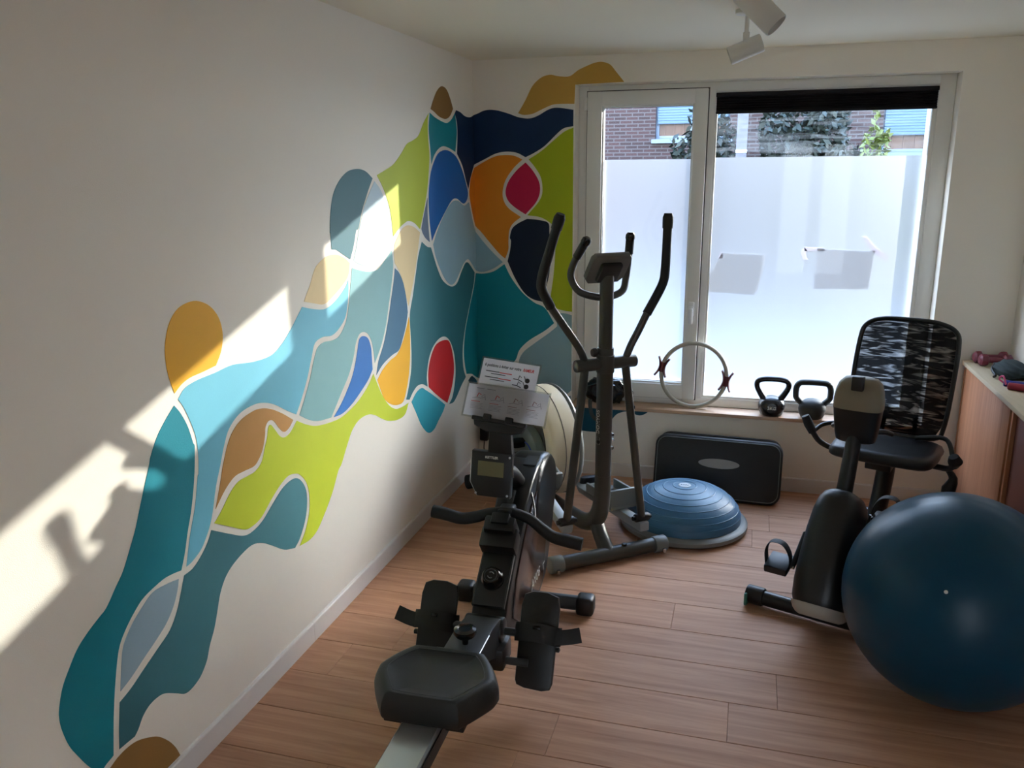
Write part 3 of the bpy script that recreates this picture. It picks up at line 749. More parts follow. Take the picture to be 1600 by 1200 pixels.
obj('base_tube', tube([(0, 0.048, 0.40), (0, 0.050, 0.32), (0, 0.064, 0.235), (0, 0.105, 0.165), (0, 0.19, 0.115), (0, 0.32, 0.092), (0, 0.6, 0.085), (0, 1.10, 0.075)], [0.037, 0.038, 0.040, 0.043, 0.042, 0.039, 0.034, 0.032], 18, smooth_n=4), GUNMETAL, el)
obj('foot_tube', tube([(0, 0.115, 0.165), (0, 0.06, 0.10), (0, -0.02, 0.035)], [0.034, 0.034, 0.038], 16), GUNMETAL, el)
obj('foot_bolt', rod((0.075, -0.03, 0.070), (0.075, -0.03, 0.082), 0.012, 10, bev=0.003), BLACK, el)
post_e = obj('post', rod((0, 0.048, 0.38), (0, 0.048, 0.985), 0.036, 22), GUNMETAL, el)
obj('upper_post', rod((0, 0.048, 0.98), (0, 0.048, 1.30), 0.030, 22), GUNMETAL, el)
for (bx, bz, sz_) in ((-0.037, 0.565, 0.009), (0.034, 0.59, 0.008), (0.032, 0.53, 0.008), (0.037, 0.565, 0.006)):
    obj('bolt', lathe([(0, 0.010), (sz_, 0.006), (sz_, 0.0)], 12, mtx=look_mtx((bx * 0.9, 0.048 - math.sqrt(max(0.0, 0.037 ** 2 - (bx * 0.9) ** 2)), bz), (bx, -0.02 if abs(bx) > 0.035 else -0.035, 0))), BLACK if bx < 0 else CHROME, post_e)
# height knob on the post
kb = rod((-0.03, 0.048, 0.968), (-0.052, 0.048, 0.968), 0.008, 10)
kb = lathe([(0, 0.02), (0.016, 0.018), (0.02, 0.01), (0.02, 0.0), (0, 0)], 18, bm=kb, mtx=look_mtx((-0.048, 0.048, 0.968), (-1, 0, 0)))
obj('adjusting_knob', kb, BLACK, el)
obj('pivot_bar', rod((-0.148, 0.048, 0.915), (0.152, 0.048, 0.915), 0.0275, 20, bev=0.006), GUNMETAL, el)
obj('pivot_hub', rod((0, 0.048, 0.875), (0, 0.048, 0.955), 0.040, 22, bev=0.004), GUNMETAL, el)
# handlebars (moving arms), with rubber grips
armL = [(-0.095, 0.048, 0.915), (-0.128, 0.048, 0.992), (-0.20, 0.046, 1.092), (-0.268, 0.04, 1.182), (-0.312, 0.03, 1.255), (-0.322, 0.016, 1.295), (-0.318, 0.0, 1.345), (-0.305, -0.03, 1.43), (-0.29, -0.06, 1.52)]
armR = [(0.096, 0.048, 0.912), (0.126, 0.048, 0.983), (0.165, 0.048, 1.05), (0.203, 0.048, 1.12), (0.262, 0.048, 1.215), (0.284, 0.048, 1.262), (0.290, 0.048, 1.31), (0.2925, 0.048, 1.40), (0.294, 0.048, 1.50)]
for A in (armL, armR):
    obj('arm', tube(A[:4], 0.0165, 14, smooth_n=3), GUNMETAL, el)
    g = obj('grip', tube(A[3:], [0.0205, 0.0205, 0.0205, 0.0205, 0.0195, 0.0195], 16, smooth_n=5), RUBBER, el)
    p, d = Vector(A[-1]), (Vector(A[-1]) - Vector(A[-2])).normalized()
    pr = [p - d * 0.012, p + d * 0.012, p + d * 0.035, p + d * 0.052]
    obj('grip_end', tube(pr, [0.0225, 0.0235, 0.0235, 0.017], 16), RUBBER, g)
# lower swing arms with brackets
legs = (((-0.098, 0.048, 0.915), (-0.182, 0.045, 0.205)), ((0.100, 0.048, 0.912), (0.200, 0.030, 0.165)))
for (a, b) in legs:
    obj('swing_arm', rod(a, b, 0.0185, 14), GUNMETAL, el)
    bb = Vector(b)
    k = rod(bb + Vector((-0.036, 0, 0)), bb + Vector((0.036, 0, 0)), 0.020, 14, bev=0.004)
    k = rod(bb + Vector((-0.048, 0, 0)), bb + Vector((0.048, 0, 0)), 0.011, 10, bm=k)
    obj('clevis', k, BLACK, el)
for a, fx in (((0.12, 0.044, 0.77), 1), ((0.131, 0.043, 0.70), 1)):
    obj('arm_bolt', lathe([(0, 0.008), (0.008, 0.005), (0.008, 0)], 10, mtx=look_mtx((a[0] + 0.016, a[1], a[2]), (1, -0.3, 0))), BLACK, el)
# pedal rails, foot plates
RAIL_M = mat('pedal rail grey', (150, 158, 164), 0.4, metal=0.2)
for s, z0, z1, r_ in ((-1, 0.168, 0.40, -0.182), (1, 0.128, 0.10, 0.200)):
    y0, y1 = (0.03, 0.80) if s < 0 else (0.0, 0.62)
    d = Vector((0, y1 - y0, z1 - z0)); L = d.length
    ang = math.atan2(d.z, d.y)
    obj('pedal_rail', obox((r_, (y0 + y1) / 2, (z0 + z1) / 2), (0.05, L, 0.045), (ang, 0, 0), 0.006), RAIL_M, el)
    # foot plate: tray with raised toe rim
    cy = 0.44 if s < 0 else 0.38
    cz = z0 + (z1 - z0) * (cy - y0) / (y1 - y0) + 0.055
    tray = []
    out = [(-0.07, -0.19), (0.07, -0.19), (0.085, -0.09), (0.085, 0.13), (0.06, 0.20), (-0.06, 0.20), (-0.085, 0.13), (-0.085, -0.09)]
    mt = Matrix.Translation((r_, cy, cz)) @ Matrix.Rotation(ang, 4, 'X')
    fp = obj('foot_plate', xform(prism(out, 'z', -0.03, 0.0, 0.008), mt), GREYP, el)
    rim = obox((0, -0.185, 0.03), (0.15, 0.02, 0.085), (0, 0, 0), 0.008)
    for q in (-1, 1):
        rim = obox((q * 0.078, -0.07, 0.022), (0.014, 0.23, 0.05), (0, 0, 0), 0.005, bm=rim)
    obj('rim', xform(rim, mt), GREYP, fp)
    for k in range(5):
        obj('tread_rib', xform(box(-0.05, 0.05, -0.11 + k * 0.05, -0.085 + k * 0.05, 0.0, 0.004, 0.001, 1), mt), mat('tread', (70, 72, 72), 0.7), fp)
    obj('heel_stop', xform(lathe([(0, 0.035), (0.045, 0.03), (0.05, 0.0), (0, 0.0)], 20, mtx=Matrix.Translation((0, 0.17, 0.0)) @ Matrix.Diagonal((1.1, 0.5, 1, 1))), mt), BLACK, fp)
# flywheel housing: cream shell, dark side cover, grey crank disc with a blue arc
def disc_outline(cy, cz, ry, rz, n=40, egg=0.0):
    return [(cy + ry * math.cos(2 * PI * k / n) , cz + rz * math.sin(2 * PI * k / n) + egg * math.cos(2 * PI * k / n)) for k in range(n)]
hs = obj('flywheel_housing', prism(disc_outline(0.70, 0.375, 0.315, 0.285), 'x', -0.095, 0.075, 0.03, 4), CREAM_P, el)
obj('seam', prism(disc_outline(0.70, 0.375, 0.3165, 0.2865), 'x', -0.018, -0.014), mat('dark seam', (96, 90, 80), 0.6), hs)
obj('rear_rim', prism(disc_outline(0.70, 0.375, 0.318, 0.288), 'x', 0.052, 0.088, 0.02, 3), GREYP, hs)
obj('side_cover', prism(disc_outline(0.71, 0.375, 0.262, 0.235), 'x', -0.103, -0.09, 0.005), mat('dark grey cover', (70, 68, 64), 0.5), el)
cd = obj('crank_disc', prism(disc_outline(0.60, 0.345, 0.175, 0.15), 'x', -0.150, -0.103, 0.008), mat('green grey cover', (104, 116, 112), 0.4), el)
arc = [(-0.152, 0.57 + 0.085 * math.cos(a), 0.34 + 0.075 * math.sin(a)) for a in [0.3 + k * 0.25 for k in range(11)]]
obj('blue_arc', tube(arc, 0.004, 8), mat('blue trim', (60, 80, 190), 0.4), cd)
# fixed U handlebar with pulse grips and console
U = [(-0.110, 0.045, 1.440), (-0.122, 0.075, 1.395), (-0.135, 0.11, 1.335), (-0.135, 0.118, 1.285), (-0.10, 0.105, 1.228), (-0.03, 0.070, 1.205), (0.03, 0.066, 1.205), (0.10, 0.085, 1.225), (0.132, 0.115, 1.275), (0.138, 0.112, 1.34), (0.138, 0.103, 1.40), (0.138, 0.098, 1.445)]
obj('handlebar', tube(U, 0.0155, 14, smooth_n=5), GUNMETAL, el)
for (a, b) in ((U[0], U[1]), (U[-1], U[-2])):
    a, b = Vector(a), Vector(b)
    d = (a - b).normalized()
    g = obj('pulse_grip', tube([b - d * 0.02, b + d * 0.01, a + d * 0.005], 0.0185, 14), BLACK, el)
    obj('grip_knob', lathe([(0, 0.03), (0.012, 0.028), (0.02, 0.018), (0.021, 0.004), (0.018, -0.006)], 16, mtx=look_mtx(a, d, (0, 1, 0))), BLACK_GLOSS, g)
cdir = Vector((0, -0.09, 0.115)).normalized()          # up the console face
cn = Vector((0, 0.115, 0.09)).normalized()             # the console faces its user
cm = Matrix(((1, 0, 0, 0), (0, cdir.y, cn.y, 0.045), (0, cdir.z, cn.z, 1.330), (0, 0, 0, 1)))
con = obj('console', xform(prism([(-0.072, -0.078), (0.072, -0.078), (0.094, -0.05), (0.094, 0.06), (0.08, 0.078), (-0.08, 0.078), (-0.094, 0.06), (-0.094, -0.05)], 'z', -0.012, 0.018, 0.008), cm), mat('console shell grey', (96, 94, 88), 0.45), el)
obj('back_cover', xform(obox((0, -0.005, -0.02), (0.10, 0.10, 0.03), (0, 0, 0), 0.01), cm), BLACK, con)
obj('screen', xform(box(-0.06, 0.06, -0.03, 0.05, 0.018, 0.020), cm), mat('lcd off', (120, 128, 112), 0.2), con)
# lettering up the post
def wrap_post(bm, R0, cy, ang0):
    for v in bm.verts:
        a = ang0 + v.co.x / R0
        r_ = R0 + 0.0006 + v.co.z
        v.co = Vector((r_ * math.sin(a), cy - r_ * math.cos(a), v.co.y))
    return bm
PRINT_W = mat('white print', (216, 216, 210), 0.5)
tb = text_bm('DOMYOS', 0.026, Matrix.Translation((0, 0.655, 0)) @ Matrix.Rotation(PI / 2, 4, 'Z'), xs=1.0)
obj('lettering', wrap_post(tb, 0.036, 0.048, -1.32), PRINT_W, post_e, False)
sb_ = prism([(-0.014, -0.021), (0.014, -0.021), (0.016, -0.018), (0.016, 0.018), (0.014, 0.021), (-0.014, 0.021), (-0.016, 0.018), (-0.016, -0.018)], 'z', 0, 0.0004)
bmesh.ops.subdivide_edges(sb_, edges=sb_.edges[:], cuts=2)
sb_.faces.ensure_lookup_table()
xform(sb_, Matrix.Translation((0, 0.568, 0)) @ Matrix.Diagonal((0.75, 0.8, 1, 1)))
obj('badge', wrap_post(sb_, 0.036, 0.048, -1.32), mat('grey badge', (150, 152, 146), 0.4), post_e, False)
tb = text_bm('C', 0.018, Matrix.Translation((0, 0.570, 0.0005)), xs=0.9)
obj('badge_mark', wrap_post(tb, 0.036, 0.048, -1.32), mat('badge mark', (70, 72, 70), 0.5), post_e, False)

# the upright with everything it carries leans forwards from the base tube
LEANING = ('post', 'upper_post', 'bolt', 'adjusting_knob', 'pivot_bar', 'pivot_hub', 'arm', 'grip', 'grip_end', 'swing_arm', 'arm_bolt', 'handlebar', 'pulse_grip', 'grip_knob', 'console', 'back_cover', 'screen', 'lettering', 'badge', 'badge_mark', 'base_tube')
for part in el.children_recursive:
    if part.name.split('.')[0] in LEANING:
        for v in part.data.vertices:
            h_ = max(0.0, v.co.z - 0.35)
            x_, y_, z_ = v.co
            v.co = (x_ - (0.108 + 0.062 * x_) * h_, y_ - (0.190 + 0.062 * y_) * h_, z_ + (0.107 - 0.062 * z_) * h_)

# ------------------------------------------------------------------ rowing machine (local y = forwards, away from the seat)
rw = thing('rowing_machine', 'black rowing machine with a padded seat on an aluminium rail in the foreground', 'rowing machine', (0.715, -1.605, 0), math.radians(1.5))
RB = mat('rower black shell', (11, 11, 12), 0.35, bump=0.05, bscale=500)
GREYT = mat('dark grey tube', (52, 56, 58), 0.4)
obj('front_stabilizer', rod((-0.23, 0, 0.040), (0.23, 0, 0.040), 0.030, 18), GREYT, rw)
for s in (-1, 1):
    obj('end_cap', box(min(s * 0.215, s * 0.287), max(s * 0.215, s * 0.287), -0.038, 0.038, 0.0, 0.076, 0.016, 3), BLACK, rw)
obj('rear_stabilizer', rod((-0.2, -1.72, 0.035), (0.2, -1.72, 0.035), 0.03, 16), GREYT, rw)
obj('rear_leg', tube([(0, -1.72, 0.04), (0, -1.70, 0.26)], 0.028, 12), GREYT, rw)
ral = [(-0.055, 0.0), (0.055, 0.0), (0.055, 0.045), (0.050, 0.052), (-0.050, 0.052), (-0.055, 0.045)]
obj('rail', prism([(q[0], q[1] + 0.248) for q in ral], 'y', -1.76, -0.74), SILVER, rw, False)
for s in (-1, 1):
    obj('rail_side', box(min(s * 0.0555, s * 0.0585), max(s * 0.0555, s * 0.0585), -1.76, -0.75, 0.244, 0.288, 0.001, 1), BLACK, rw)
# seat: a dished pad with a chamfered outline
seat = []
plan = [(-0.100, 0.136), (0.0, 0.138), (0.100, 0.136), (0.120, 0.126), (0.152, 0.080), (0.178, 0.022), (0.180, -0.004), (0.168, -0.040), (0.118, -0.122), (0.096, -0.136), (0.0, -0.139), (-0.096, -0.136), (-0.118, -0.122), (-0.168, -0.040), (-0.180, -0.004), (-0.178, 0.022), (-0.152, 0.080), (-0.120, 0.126)]
pl_ = [(p.x, p.y) for p in catmull([(a, b, 0) for a, b in plan], 4, True)]
rings = [(0.0, 0.362), (0.25, 0.362), (0.5, 0.364), (0.70, 0.368), (0.79, 0.377), (0.86, 0.378), (0.92, 0.372), (0.975, 0.352), (1.0, 0.335), (1.0, 0.312), (0.975, 0.303), (0.93, 0.300), (0.5, 0.300)]
new = bmesh.new(); prev = None
for s, z in rings:
    if s == 0:
        cur = [new.verts.new((0, -1.075, z))]
    else:
        cur = [new.verts.new((x * s, -1.075 + y * s, z)) for x, y in pl_]
    if prev is not None:
        n = len(cur)
        for k in range(n):
            if len(prev) == 1: new.faces.new((prev[0], cur[k], cur[(k + 1) % n]))
            else: new.faces.new((prev[k], cur[k], cur[(k + 1) % n], prev[(k + 1) % n]))
    prev = cur
new.faces.new(prev)
st = obj('seat', new, mat('seat upholstery', (26, 28, 29), 0.45, bump=0.35, bscale=600), rw)
obj('stitching', tube([(x * 0.775, -1.075 + y * 0.775, 0.3762) for x, y in pl_], 0.0012, 6, closed=True), mat('seat thread', (70, 72, 74), 0.7), st)
obj('seat_carriage', box(-0.10, 0.10, -1.16, -0.99, 0.262, 0.302, 0.006), BLACK, rw)
for s in (-1, 1):
    obj('skirt', box(min(s * 0.062, s * 0.115), max(s * 0.062, s * 0.115), -1.185, -0.975, 0.278, 0.304, 0.004), BLACK, rw)
# neck between rail and tower, with locking knob
obj('rail_bracket', prism([(-0.88, 0.302), (-0.70, 0.300), (-0.60, 0.282), (-0.54, 0.252), (-0.50, 0.16), (-0.60, 0.14), (-0.72, 0.20), (-0.88, 0.25)], 'x', -0.060, 0.060, 0.006), mat('bracket grey', (48, 50, 52), 0.5), rw)
obj('hinge_barrel', rod((-0.068, -0.585, 0.232), (0.068, -0.585, 0.232), 0.044, 24, bev=0.006), BLACK, rw)
kn = obj('locking_knob', lathe([(0.009, 0.0), (0.011, 0.025), (0.030, 0.030), (0.036, 0.040), (0.035, 0.052), (0.024, 0.057), (0.020, 0.053), (0, 0.053)], 24, mtx=Matrix.Translation((0, -0.80, 0.30))), BLACK_GLOSS, rw)
obj('edge_trim', tube([(0.0605, -0.86, 0.304), (0.0605, -0.74, 0.302)], 0.0018, 6), SILVER, rw)
# tower housing
side = [(-0.555, 0.240), (-0.50, 0.315), (-0.43, 0.372), (-0.35, 0.432), (-0.27, 0.490), (-0.20, 0.548), (-0.11, 0.592), (-0.02, 0.618), (0.08, 0.622), (0.17, 0.602), (0.25, 0.552), (0.30, 0.47), (0.305, 0.38), (0.27, 0.28), (0.20, 0.18), (0.12, 0.09), (0.0, 0.06), (-0.15, 0.06), (-0.34, 0.09), (-0.48, 0.14), (-0.55, 0.19)]
obj('tower', prism(side, 'x', -0.062, 0.062, 0.012, 3), RB, rw, True, 30)
BRONZE = mat('bronze tinted gloss panel', (74, 58, 54), 0.18, metal=0.4)
inner = [(-0.45, 0.20), (-0.40, 0.33), (-0.28, 0.43), (-0.16, 0.51), (-0.02, 0.55), (0.10, 0.53), (0.12, 0.40), (0.08, 0.22), (0.03, 0.10), (-0.15, 0.085), (-0.33, 0.115)]
for s in (-1, 1):
    sp = obj('side_panel', prism(inner, 'x', min(s * 0.060, s * 0.068), max(s * 0.060, s * 0.068), 0.003), BRONZE, rw, True, 30)
    tm = look_mtx((s * 0.0685, -0.10, 0.18), (s, 0, 0))
    obj('lettering', text_bm('AXOS', 0.055, tm, shear=0.15), PRINT_W, sp, False)
    em = prism([(-0.018, 0.016), (0.018, 0.016), (0.0, -0.020)], 'z', 0, 0.001)
    em2 = prism([(-0.010, 0.011), (0.010, 0.011), (0.0, -0.010)], 'z', 0.001, 0.0016)
    o = obj('emblem', xform(em, look_mtx((s * 0.0685, 0.045, 0.165), (s, 0, 0))), PRINT_W, sp, False)
    obj('emblem_centre', xform(em2, look_mtx((s * 0.0685, 0.045, 0.165), (s, 0, 0))), RB, o, False)
# glossy flywheel dome on top of the tower
obj('flywheel_cover', prism(disc_outline(0.10, 0.46, 0.205, 0.165), 'x', -0.074, 0.074, 0.03, 4), mat('flywheel cover gloss', (4, 5, 7), 0.30, spec=0.4), rw)
obj('vent_strip', prism([(-0.02, 0.618), (0.06, 0.628), (0.06, 0.632), (-0.02, 0.622)], 'x', 0.0, 0.05), GREYT, rw)
# sloping front cover with control knob and stepped handle rest
fdir = Vector((0, 0.29, 0.24)).normalized(); fn_ = Vector((0, -0.24, 0.29)).normalized()
fm = Matrix(((1, 0, 0, 0), (0, fdir.y, fn_.y, -0.52), (0, fdir.z, fn_.z, 0.292), (0, 0, 0, 1)))
fc = obj('front_cover', xform(box(-0.054, 0.054, -0.02, 0.20, 0.0, 0.022, 0.004), fm), mat('matte black cover', (22, 22, 23), 0.5), rw)
for s in (-1, 1):
    obj('cover_trim', xform(box(min(s * 0.054, s * 0.058), max(s * 0.054, s * 0.058), -0.02, 0.20, 0.004, 0.020, 0.001, 1), fm), GREYT, fc)
ck = obj('tension_knob', xform(lathe([(0.040, 0.0), (0.040, 0.012), (0.036, 0.016), (0.033, 0.034), (0.028, 0.040), (0, 0.040)], 28, mtx=Matrix.Translation((0, 0.075, 0.022))), fm), BLACK_GLOSS, rw)
obj('knob_ring', xform(tube([(0.022 * math.cos(a), 0.075 + 0.022 * math.sin(a), 0.062) for a in [k * 2 * PI / 24 for k in range(24)]], 0.0015, 6, closed=True), fm), GREYT, ck)
for a0 in (0.4, 0.4 + PI):
    obj('arrow_mark', xform(tube([(0.011 * math.cos(a0 + k * 0.25), 0.075 + 0.011 * math.sin(a0 + k * 0.25), 0.0625) for k in range(8)], 0.0013, 6), fm), GREYP, ck)
for (y0, y1, w_, h0, h1) in ((0.175, 0.255, 0.066, 0.0, 0.075), (0.225, 0.285, 0.056, 0.0, 0.10)):
    obj('handle_rest', xform(box(-w_, w_, y0, y1, h0, h1, 0.010), fm), BLACK, rw)
obj('rest_notch', xform(box(-0.03, 0.035, 0.25, 0.292, 0.08, 0.112, 0.006), fm), BLACK, rw)
# pull handle
H = [(-0.272, -0.315, 0.520), (-0.225, -0.315, 0.514), (-0.165, -0.31, 0.500), (-0.11, -0.305, 0.509), (-0.055, -0.295, 0.526), (0.0, -0.29, 0.532), (0.045, -0.29, 0.528), (0.095, -0.295, 0.512), (0.14, -0.305, 0.484), (0.18, -0.31, 0.462), (0.23, -0.315, 0.455), (0.285, -0.315, 0.447)]
hd = obj('pull_handle', tube(H, [0.0235, 0.0235, 0.022, 0.021, 0.019, 0.019, 0.019, 0.019, 0.021, 0.022, 0.0235, 0.0235], 16, smooth_n=4), RUBBER, rw)
obj('strap_clip', box(-0.028, 0.028, -0.31, -0.24, 0.517, 0.548, 0.008), BLACK, hd)
obj('pull_strap', tube([(0.0, -0.26, 0.53), (0.0, -0.18, 0.575)], 0.012, 8, flat=0.25), RUBBER, rw)
obj('cord', tube([(0.07, -0.30, 0.522), (0.10, -0.28, 0.50), (0.085, -0.2, 0.52), (0.05, -0.12, 0.57)], 0.004, 8, smooth_n=4), BLACK, rw)
# foot plates with straps
for s in (-1, 1):
    a = Vector((s * 0.180, -0.655, 0.075)); b_ = Vector((s * 0.180, -0.50, 0.345))
    d = (b_ - a); L = d.length; d.normalize()
    n_ = Vector((0, -d.z, d.y))
    pm = Matrix(((1, 0, 0, a.x), (0, d.y, n_.y, a.y), (0, d.z, n_.z, a.z), (0, 0, 0, 1)))
    out = [(-0.056, 0.006), (-0.03, -0.002), (0.03, -0.006), (0.056, 0.0), (0.064, 0.02), (0.066, L - 0.05), (0.058, L - 0.012), (0.02, L), (-0.03, L), (-0.058, L - 0.012), (-0.066, L - 0.05), (-0.062, 0.02)]
    ft = obj('foot_plate', xform(prism(out, 'z', -0.022, 0.0, 0.006), pm), BLACK, rw)
    obj('foot_strap', xform(tube([(-0.078, L * 0.56, -0.01), (-0.07, L * 0.56, 0.015), (-0.035, L * 0.57, 0.032), (0.02, L * 0.57, 0.034), (0.065, L * 0.55, 0.016), (0.078, L * 0.55, -0.01)], 0.032, 10, smooth_n=4, flat=0.09), pm), RUBBER, ft)
    obj('strap_tail', xform(tube([(s * 0.06, L * 0.54, 0.018), (s * 0.10, L * 0.56, 0.008), (s * 0.145, L * 0.60, 0.002)], 0.026, 10, smooth_n=3, flat=0.10), pm), RUBBER, ft)
    obj('strap_buckle', xform(box(-0.012, 0.014, L * 0.60, L * 0.64, 0.028, 0.040, 0.003), pm), BLACK_GLOSS, ft)
    obj('plate_screw', xform(lathe([(0, 0.016), (0.009, 0.012), (0.009, 0)], 12, mtx=look_mtx((s * 0.064, L * 0.42, -0.012), (s, 0, 0), (0, 1, 0))), pm), BLACK, ft)
for (y_, z_) in ((-0.575, 0.225), (-0.63, 0.150)):
    obj('foot_axle', rod((-0.16, y_, z_), (0.16, y_, z_), 0.013, 12), GREYT, rw)
obj('axle_boss', box(-0.085, 0.085, -0.66, -0.55, 0.12, 0.20, 0.012), BLACK, rw)
# console on its mast, and the tray that carries the sheets
cl_t = math.radians(-8)
cmx = Matrix.Translation((-0.019, -0.40, 0.722)) @ Matrix.Rotation(math.radians(2), 4, 'Y') @ Matrix.Rotation(cl_t, 4, 'X')
face = [(-0.072, 0.075), (0.072, 0.075), (0.072, -0.082), (-0.045, -0.082), (-0.072, -0.035)]
cs = obj('console', xform(prism(face, 'y', -0.018, 0.018, 0.004), cmx), BLACK, rw, True, 30)
obj('screen', xform(box(-0.047, 0.045, -0.0195, -0.017, -0.01, 0.042, 0.0008, 1), cmx), mat('olive lcd', (108, 106, 78), 0.18), cs)
obj('lettering', text_bm('KETTLER', 0.0115, cmx @ look_mtx((0.0, -0.0185, 0.056), (0, -1, 0)), bold=0.0003), PRINT_W, cs, False)
for (sx, sz) in ((0.064, 0.062), (-0.05, -0.072), (0.062, -0.072)):
    obj('screw', xform(lathe([(0, 0.003), (0.004, 0.002), (0.004, 0)], 10, mtx=look_mtx((sx, -0.018, sz), (0, -1, 0))), cmx), SILVER, cs)
obj('edge_trim', xform(tube([(-0.0725, -0.012, 0.07), (-0.0725, -0.012, -0.034), (-0.046, -0.012, -0.081)], 0.0025, 6), cmx), SILVER, cs)
obj('console_arm', tube([(0, -0.10, 0.575), (0, -0.22, 0.66), (-0.01, -0.36, 0.715)], [0.03, 0.028, 0.026], 12, smooth_n=3), BLACK, rw)
obj('mast', prism([(-0.034, 0.78), (0.056, 0.78), (0.048, 0.905), (-0.024, 0.905)], 'y', -0.405, -0.375, 0.005), BLACK, rw, True, 30)
obj('mast_trim', tube([(0.057, -0.402, 0.71), (0.055, -0.402, 0.78), (0.050, -0.402, 0.885)], 0.0025, 6), SILVER, rw)
TL = math.radians(27)     # the sheets lean back from the tray
sdir = Vector((0, math.sin(TL), math.cos(TL))); snn = Vector((0, -math.cos(TL), math.sin(TL)))
tm_ = Matrix(((1, 0, 0, 0.006), (0, sdir.y, snn.y, -0.40), (0, sdir.z, snn.z, 0.895), (0, 0, 0, 1))) @ Matrix.Rotation(math.radians(-6.0), 4, 'Z')
ty = obj('sheet_tray', xform(prism([(-0.096, 0.018), (-0.085, -0.012), (-0.045, -0.026), (0.045, -0.026), (0.085, -0.012), (0.096, 0.018)], 'z', -0.022, 0.004, 0.004), tm_), BLACK, rw, True, 30)
obj('tray_lip', xform(box(-0.096, 0.096, 0.004, 0.018, 0.0, 0.014, 0.003), tm_), BLACK, ty)
for tx in (-0.042, 0.036):
    obj('tray_clip', xform(box(tx - 0.014, tx + 0.014, 0.010, 0.030, 0.006, 0.020, 0.004), tm_), BLACK, ty)
obj('backing_plate', xform(box(-0.08, 0.08, 0.018, 0.15, -0.014, -0.006, 0.003), tm_), BLACK, ty)

# ------------------------------------------------------------------ laminated sheets leaning on the rower's tray
SHEET = translucent_mat('white printed sheet', (0.85, 0.84, 0.88), (0.86, 0.85, 0.88), 0.72)
INK = mat('black ink', (30, 30, 32), 0.6)
INK_G = mat('grey ink', (150, 150, 158), 0.6)
INK_R = mat('red ink', (212, 40, 36), 0.6)
def lam_mat():
    m = bpy.data.materials.new('clear lamination'); m.use_nodes = True
    nt = m.node_tree; nt.nodes.clear()
    out = nt.nodes.new('ShaderNodeOutputMaterial')
    tr_ = nt.nodes.new('ShaderNodeBsdfTransparent'); tr_.inputs[0].default_value = (0.9, 0.92, 0.92, 1)
    gl = nt.nodes.new('ShaderNodeBsdfGlossy'); gl.inputs['Roughness'].default_value = 0.15
    mx = nt.nodes.new('ShaderNodeMixShader'); mx.inputs[0].default_value = 0.12
    nt.links.new(tr_.outputs[0], mx.inputs[1]); nt.links.new(gl.outputs[0], mx.inputs[2]); nt.links.new(mx.outputs[0], out.inputs['Surface'])
    return m
LAM = lam_mat()
rw_m = Matrix.Translation((0.715, -1.605, 0)) @ Matrix.Rotation(math.radians(1.5), 4, 'Z')
base_m = rw_m @ Matrix(((1, 0, 0, 0), (0, sdir.y, snn.y, -0.40), (0, sdir.z, snn.z, 0.895), (0, 0, 0, 1)))
def sheet_thing(label, cx, cy, w, h, rot, lift):
    t = thing('laminated_sheet', label, 'sheet', (0, 0, 0), 0, 'laminated sheets on the rowing machine')
    t.matrix_world = base_m @ Matrix.Translation((cx, cy, lift)) @ Matrix.Rotation(rot, 4, 'Z')
    obj('paper', box(-w / 2 + 0.006, w / 2 - 0.006, -h / 2 + 0.006, h / 2 - 0.006, 0.0002, 0.0006), SHEET, t, False)
    obj('lamination', box(-w / 2, w / 2, -h / 2, h / 2, 0.0, 0.0008), LAM, t, False)
    return t
def at(x, y, z=0.0010):
    return Matrix.Translation((x, y, z))
def bar(name, x0, x1, y, th, m, parent, z=0.0009):
    obj(name, box(x0, x1, y - th / 2, y + th / 2, z, z + 0.0002), m, parent, False)
def stroke(name, pts, w, m, parent):
    obj(name, tube([(p[0], p[1], 0.0011) for p in pts], w, 6), m, parent)
s1 = sheet_thing('upper laminated sheet titled in black and red, leaning behind the wider sheet', 0.0195, 0.1285, 0.214, 0.200, math.radians(-6.2), 0.004)
T = s1
obj('title', text_bm('6 positions à éviter sur votre', 0.0150, at(-0.092, 0.072), 'LEFT', 0.0002, xs=0.74, bold=0.0003), INK, T, False)
obj('title_word', text_bm('RAMEUR', 0.0150, at(0.046, 0.0715), 'LEFT', 0.0002, shear=0.2, xs=0.66, bold=0.0004), INK_R, T, False)
for k, yy in enumerate((0.051, 0.030)):
    bar('text_line', -0.084, -0.035, yy, 0.0028, INK, T); bar('text_line', -0.034, 0.010, yy - 0.001, 0.0028, INK_R, T)
    bar('text_line', -0.064, -0.012, yy - 0.008, 0.0024, INK, T)
    cx, cy = 0.048, yy - 0.008
    stroke('figure', [(cx - 0.03, cy - 0.006), (cx - 0.012, cy - 0.007), (cx + 0.002, cy - 0.012)], 0.0016, INK, T)
    stroke('figure', [(cx - 0.012, cy - 0.004), (cx - 0.010, cy + 0.008), (cx - 0.002, cy + 0.002)], 0.0014, INK, T)
    stroke('figure', [(cx + 0.006, cy + 0.008), (cx + 0.014, cy - 0.006)], 0.0012, INK, T)
    obj('figure', lathe([(0, 0.0002), (0.0085, 0.0002), (0.0085, 0), (0, 0)], 16, mtx=at(cx + 0.020, cy - 0.006)), INK, T, False)
s2 = sheet_thing('lower wide laminated sheet with four small exercise drawings, propped in the tray', 0.026, 0.0715, 0.298, 0.122, math.radians(-5.1), 0.0085)
T = s2
bar('text_line', -0.112, -0.085, 0.043, 0.002, INK_G, T); bar('text_line', -0.075, -0.045, 0.043, 0.002, INK_G, T)
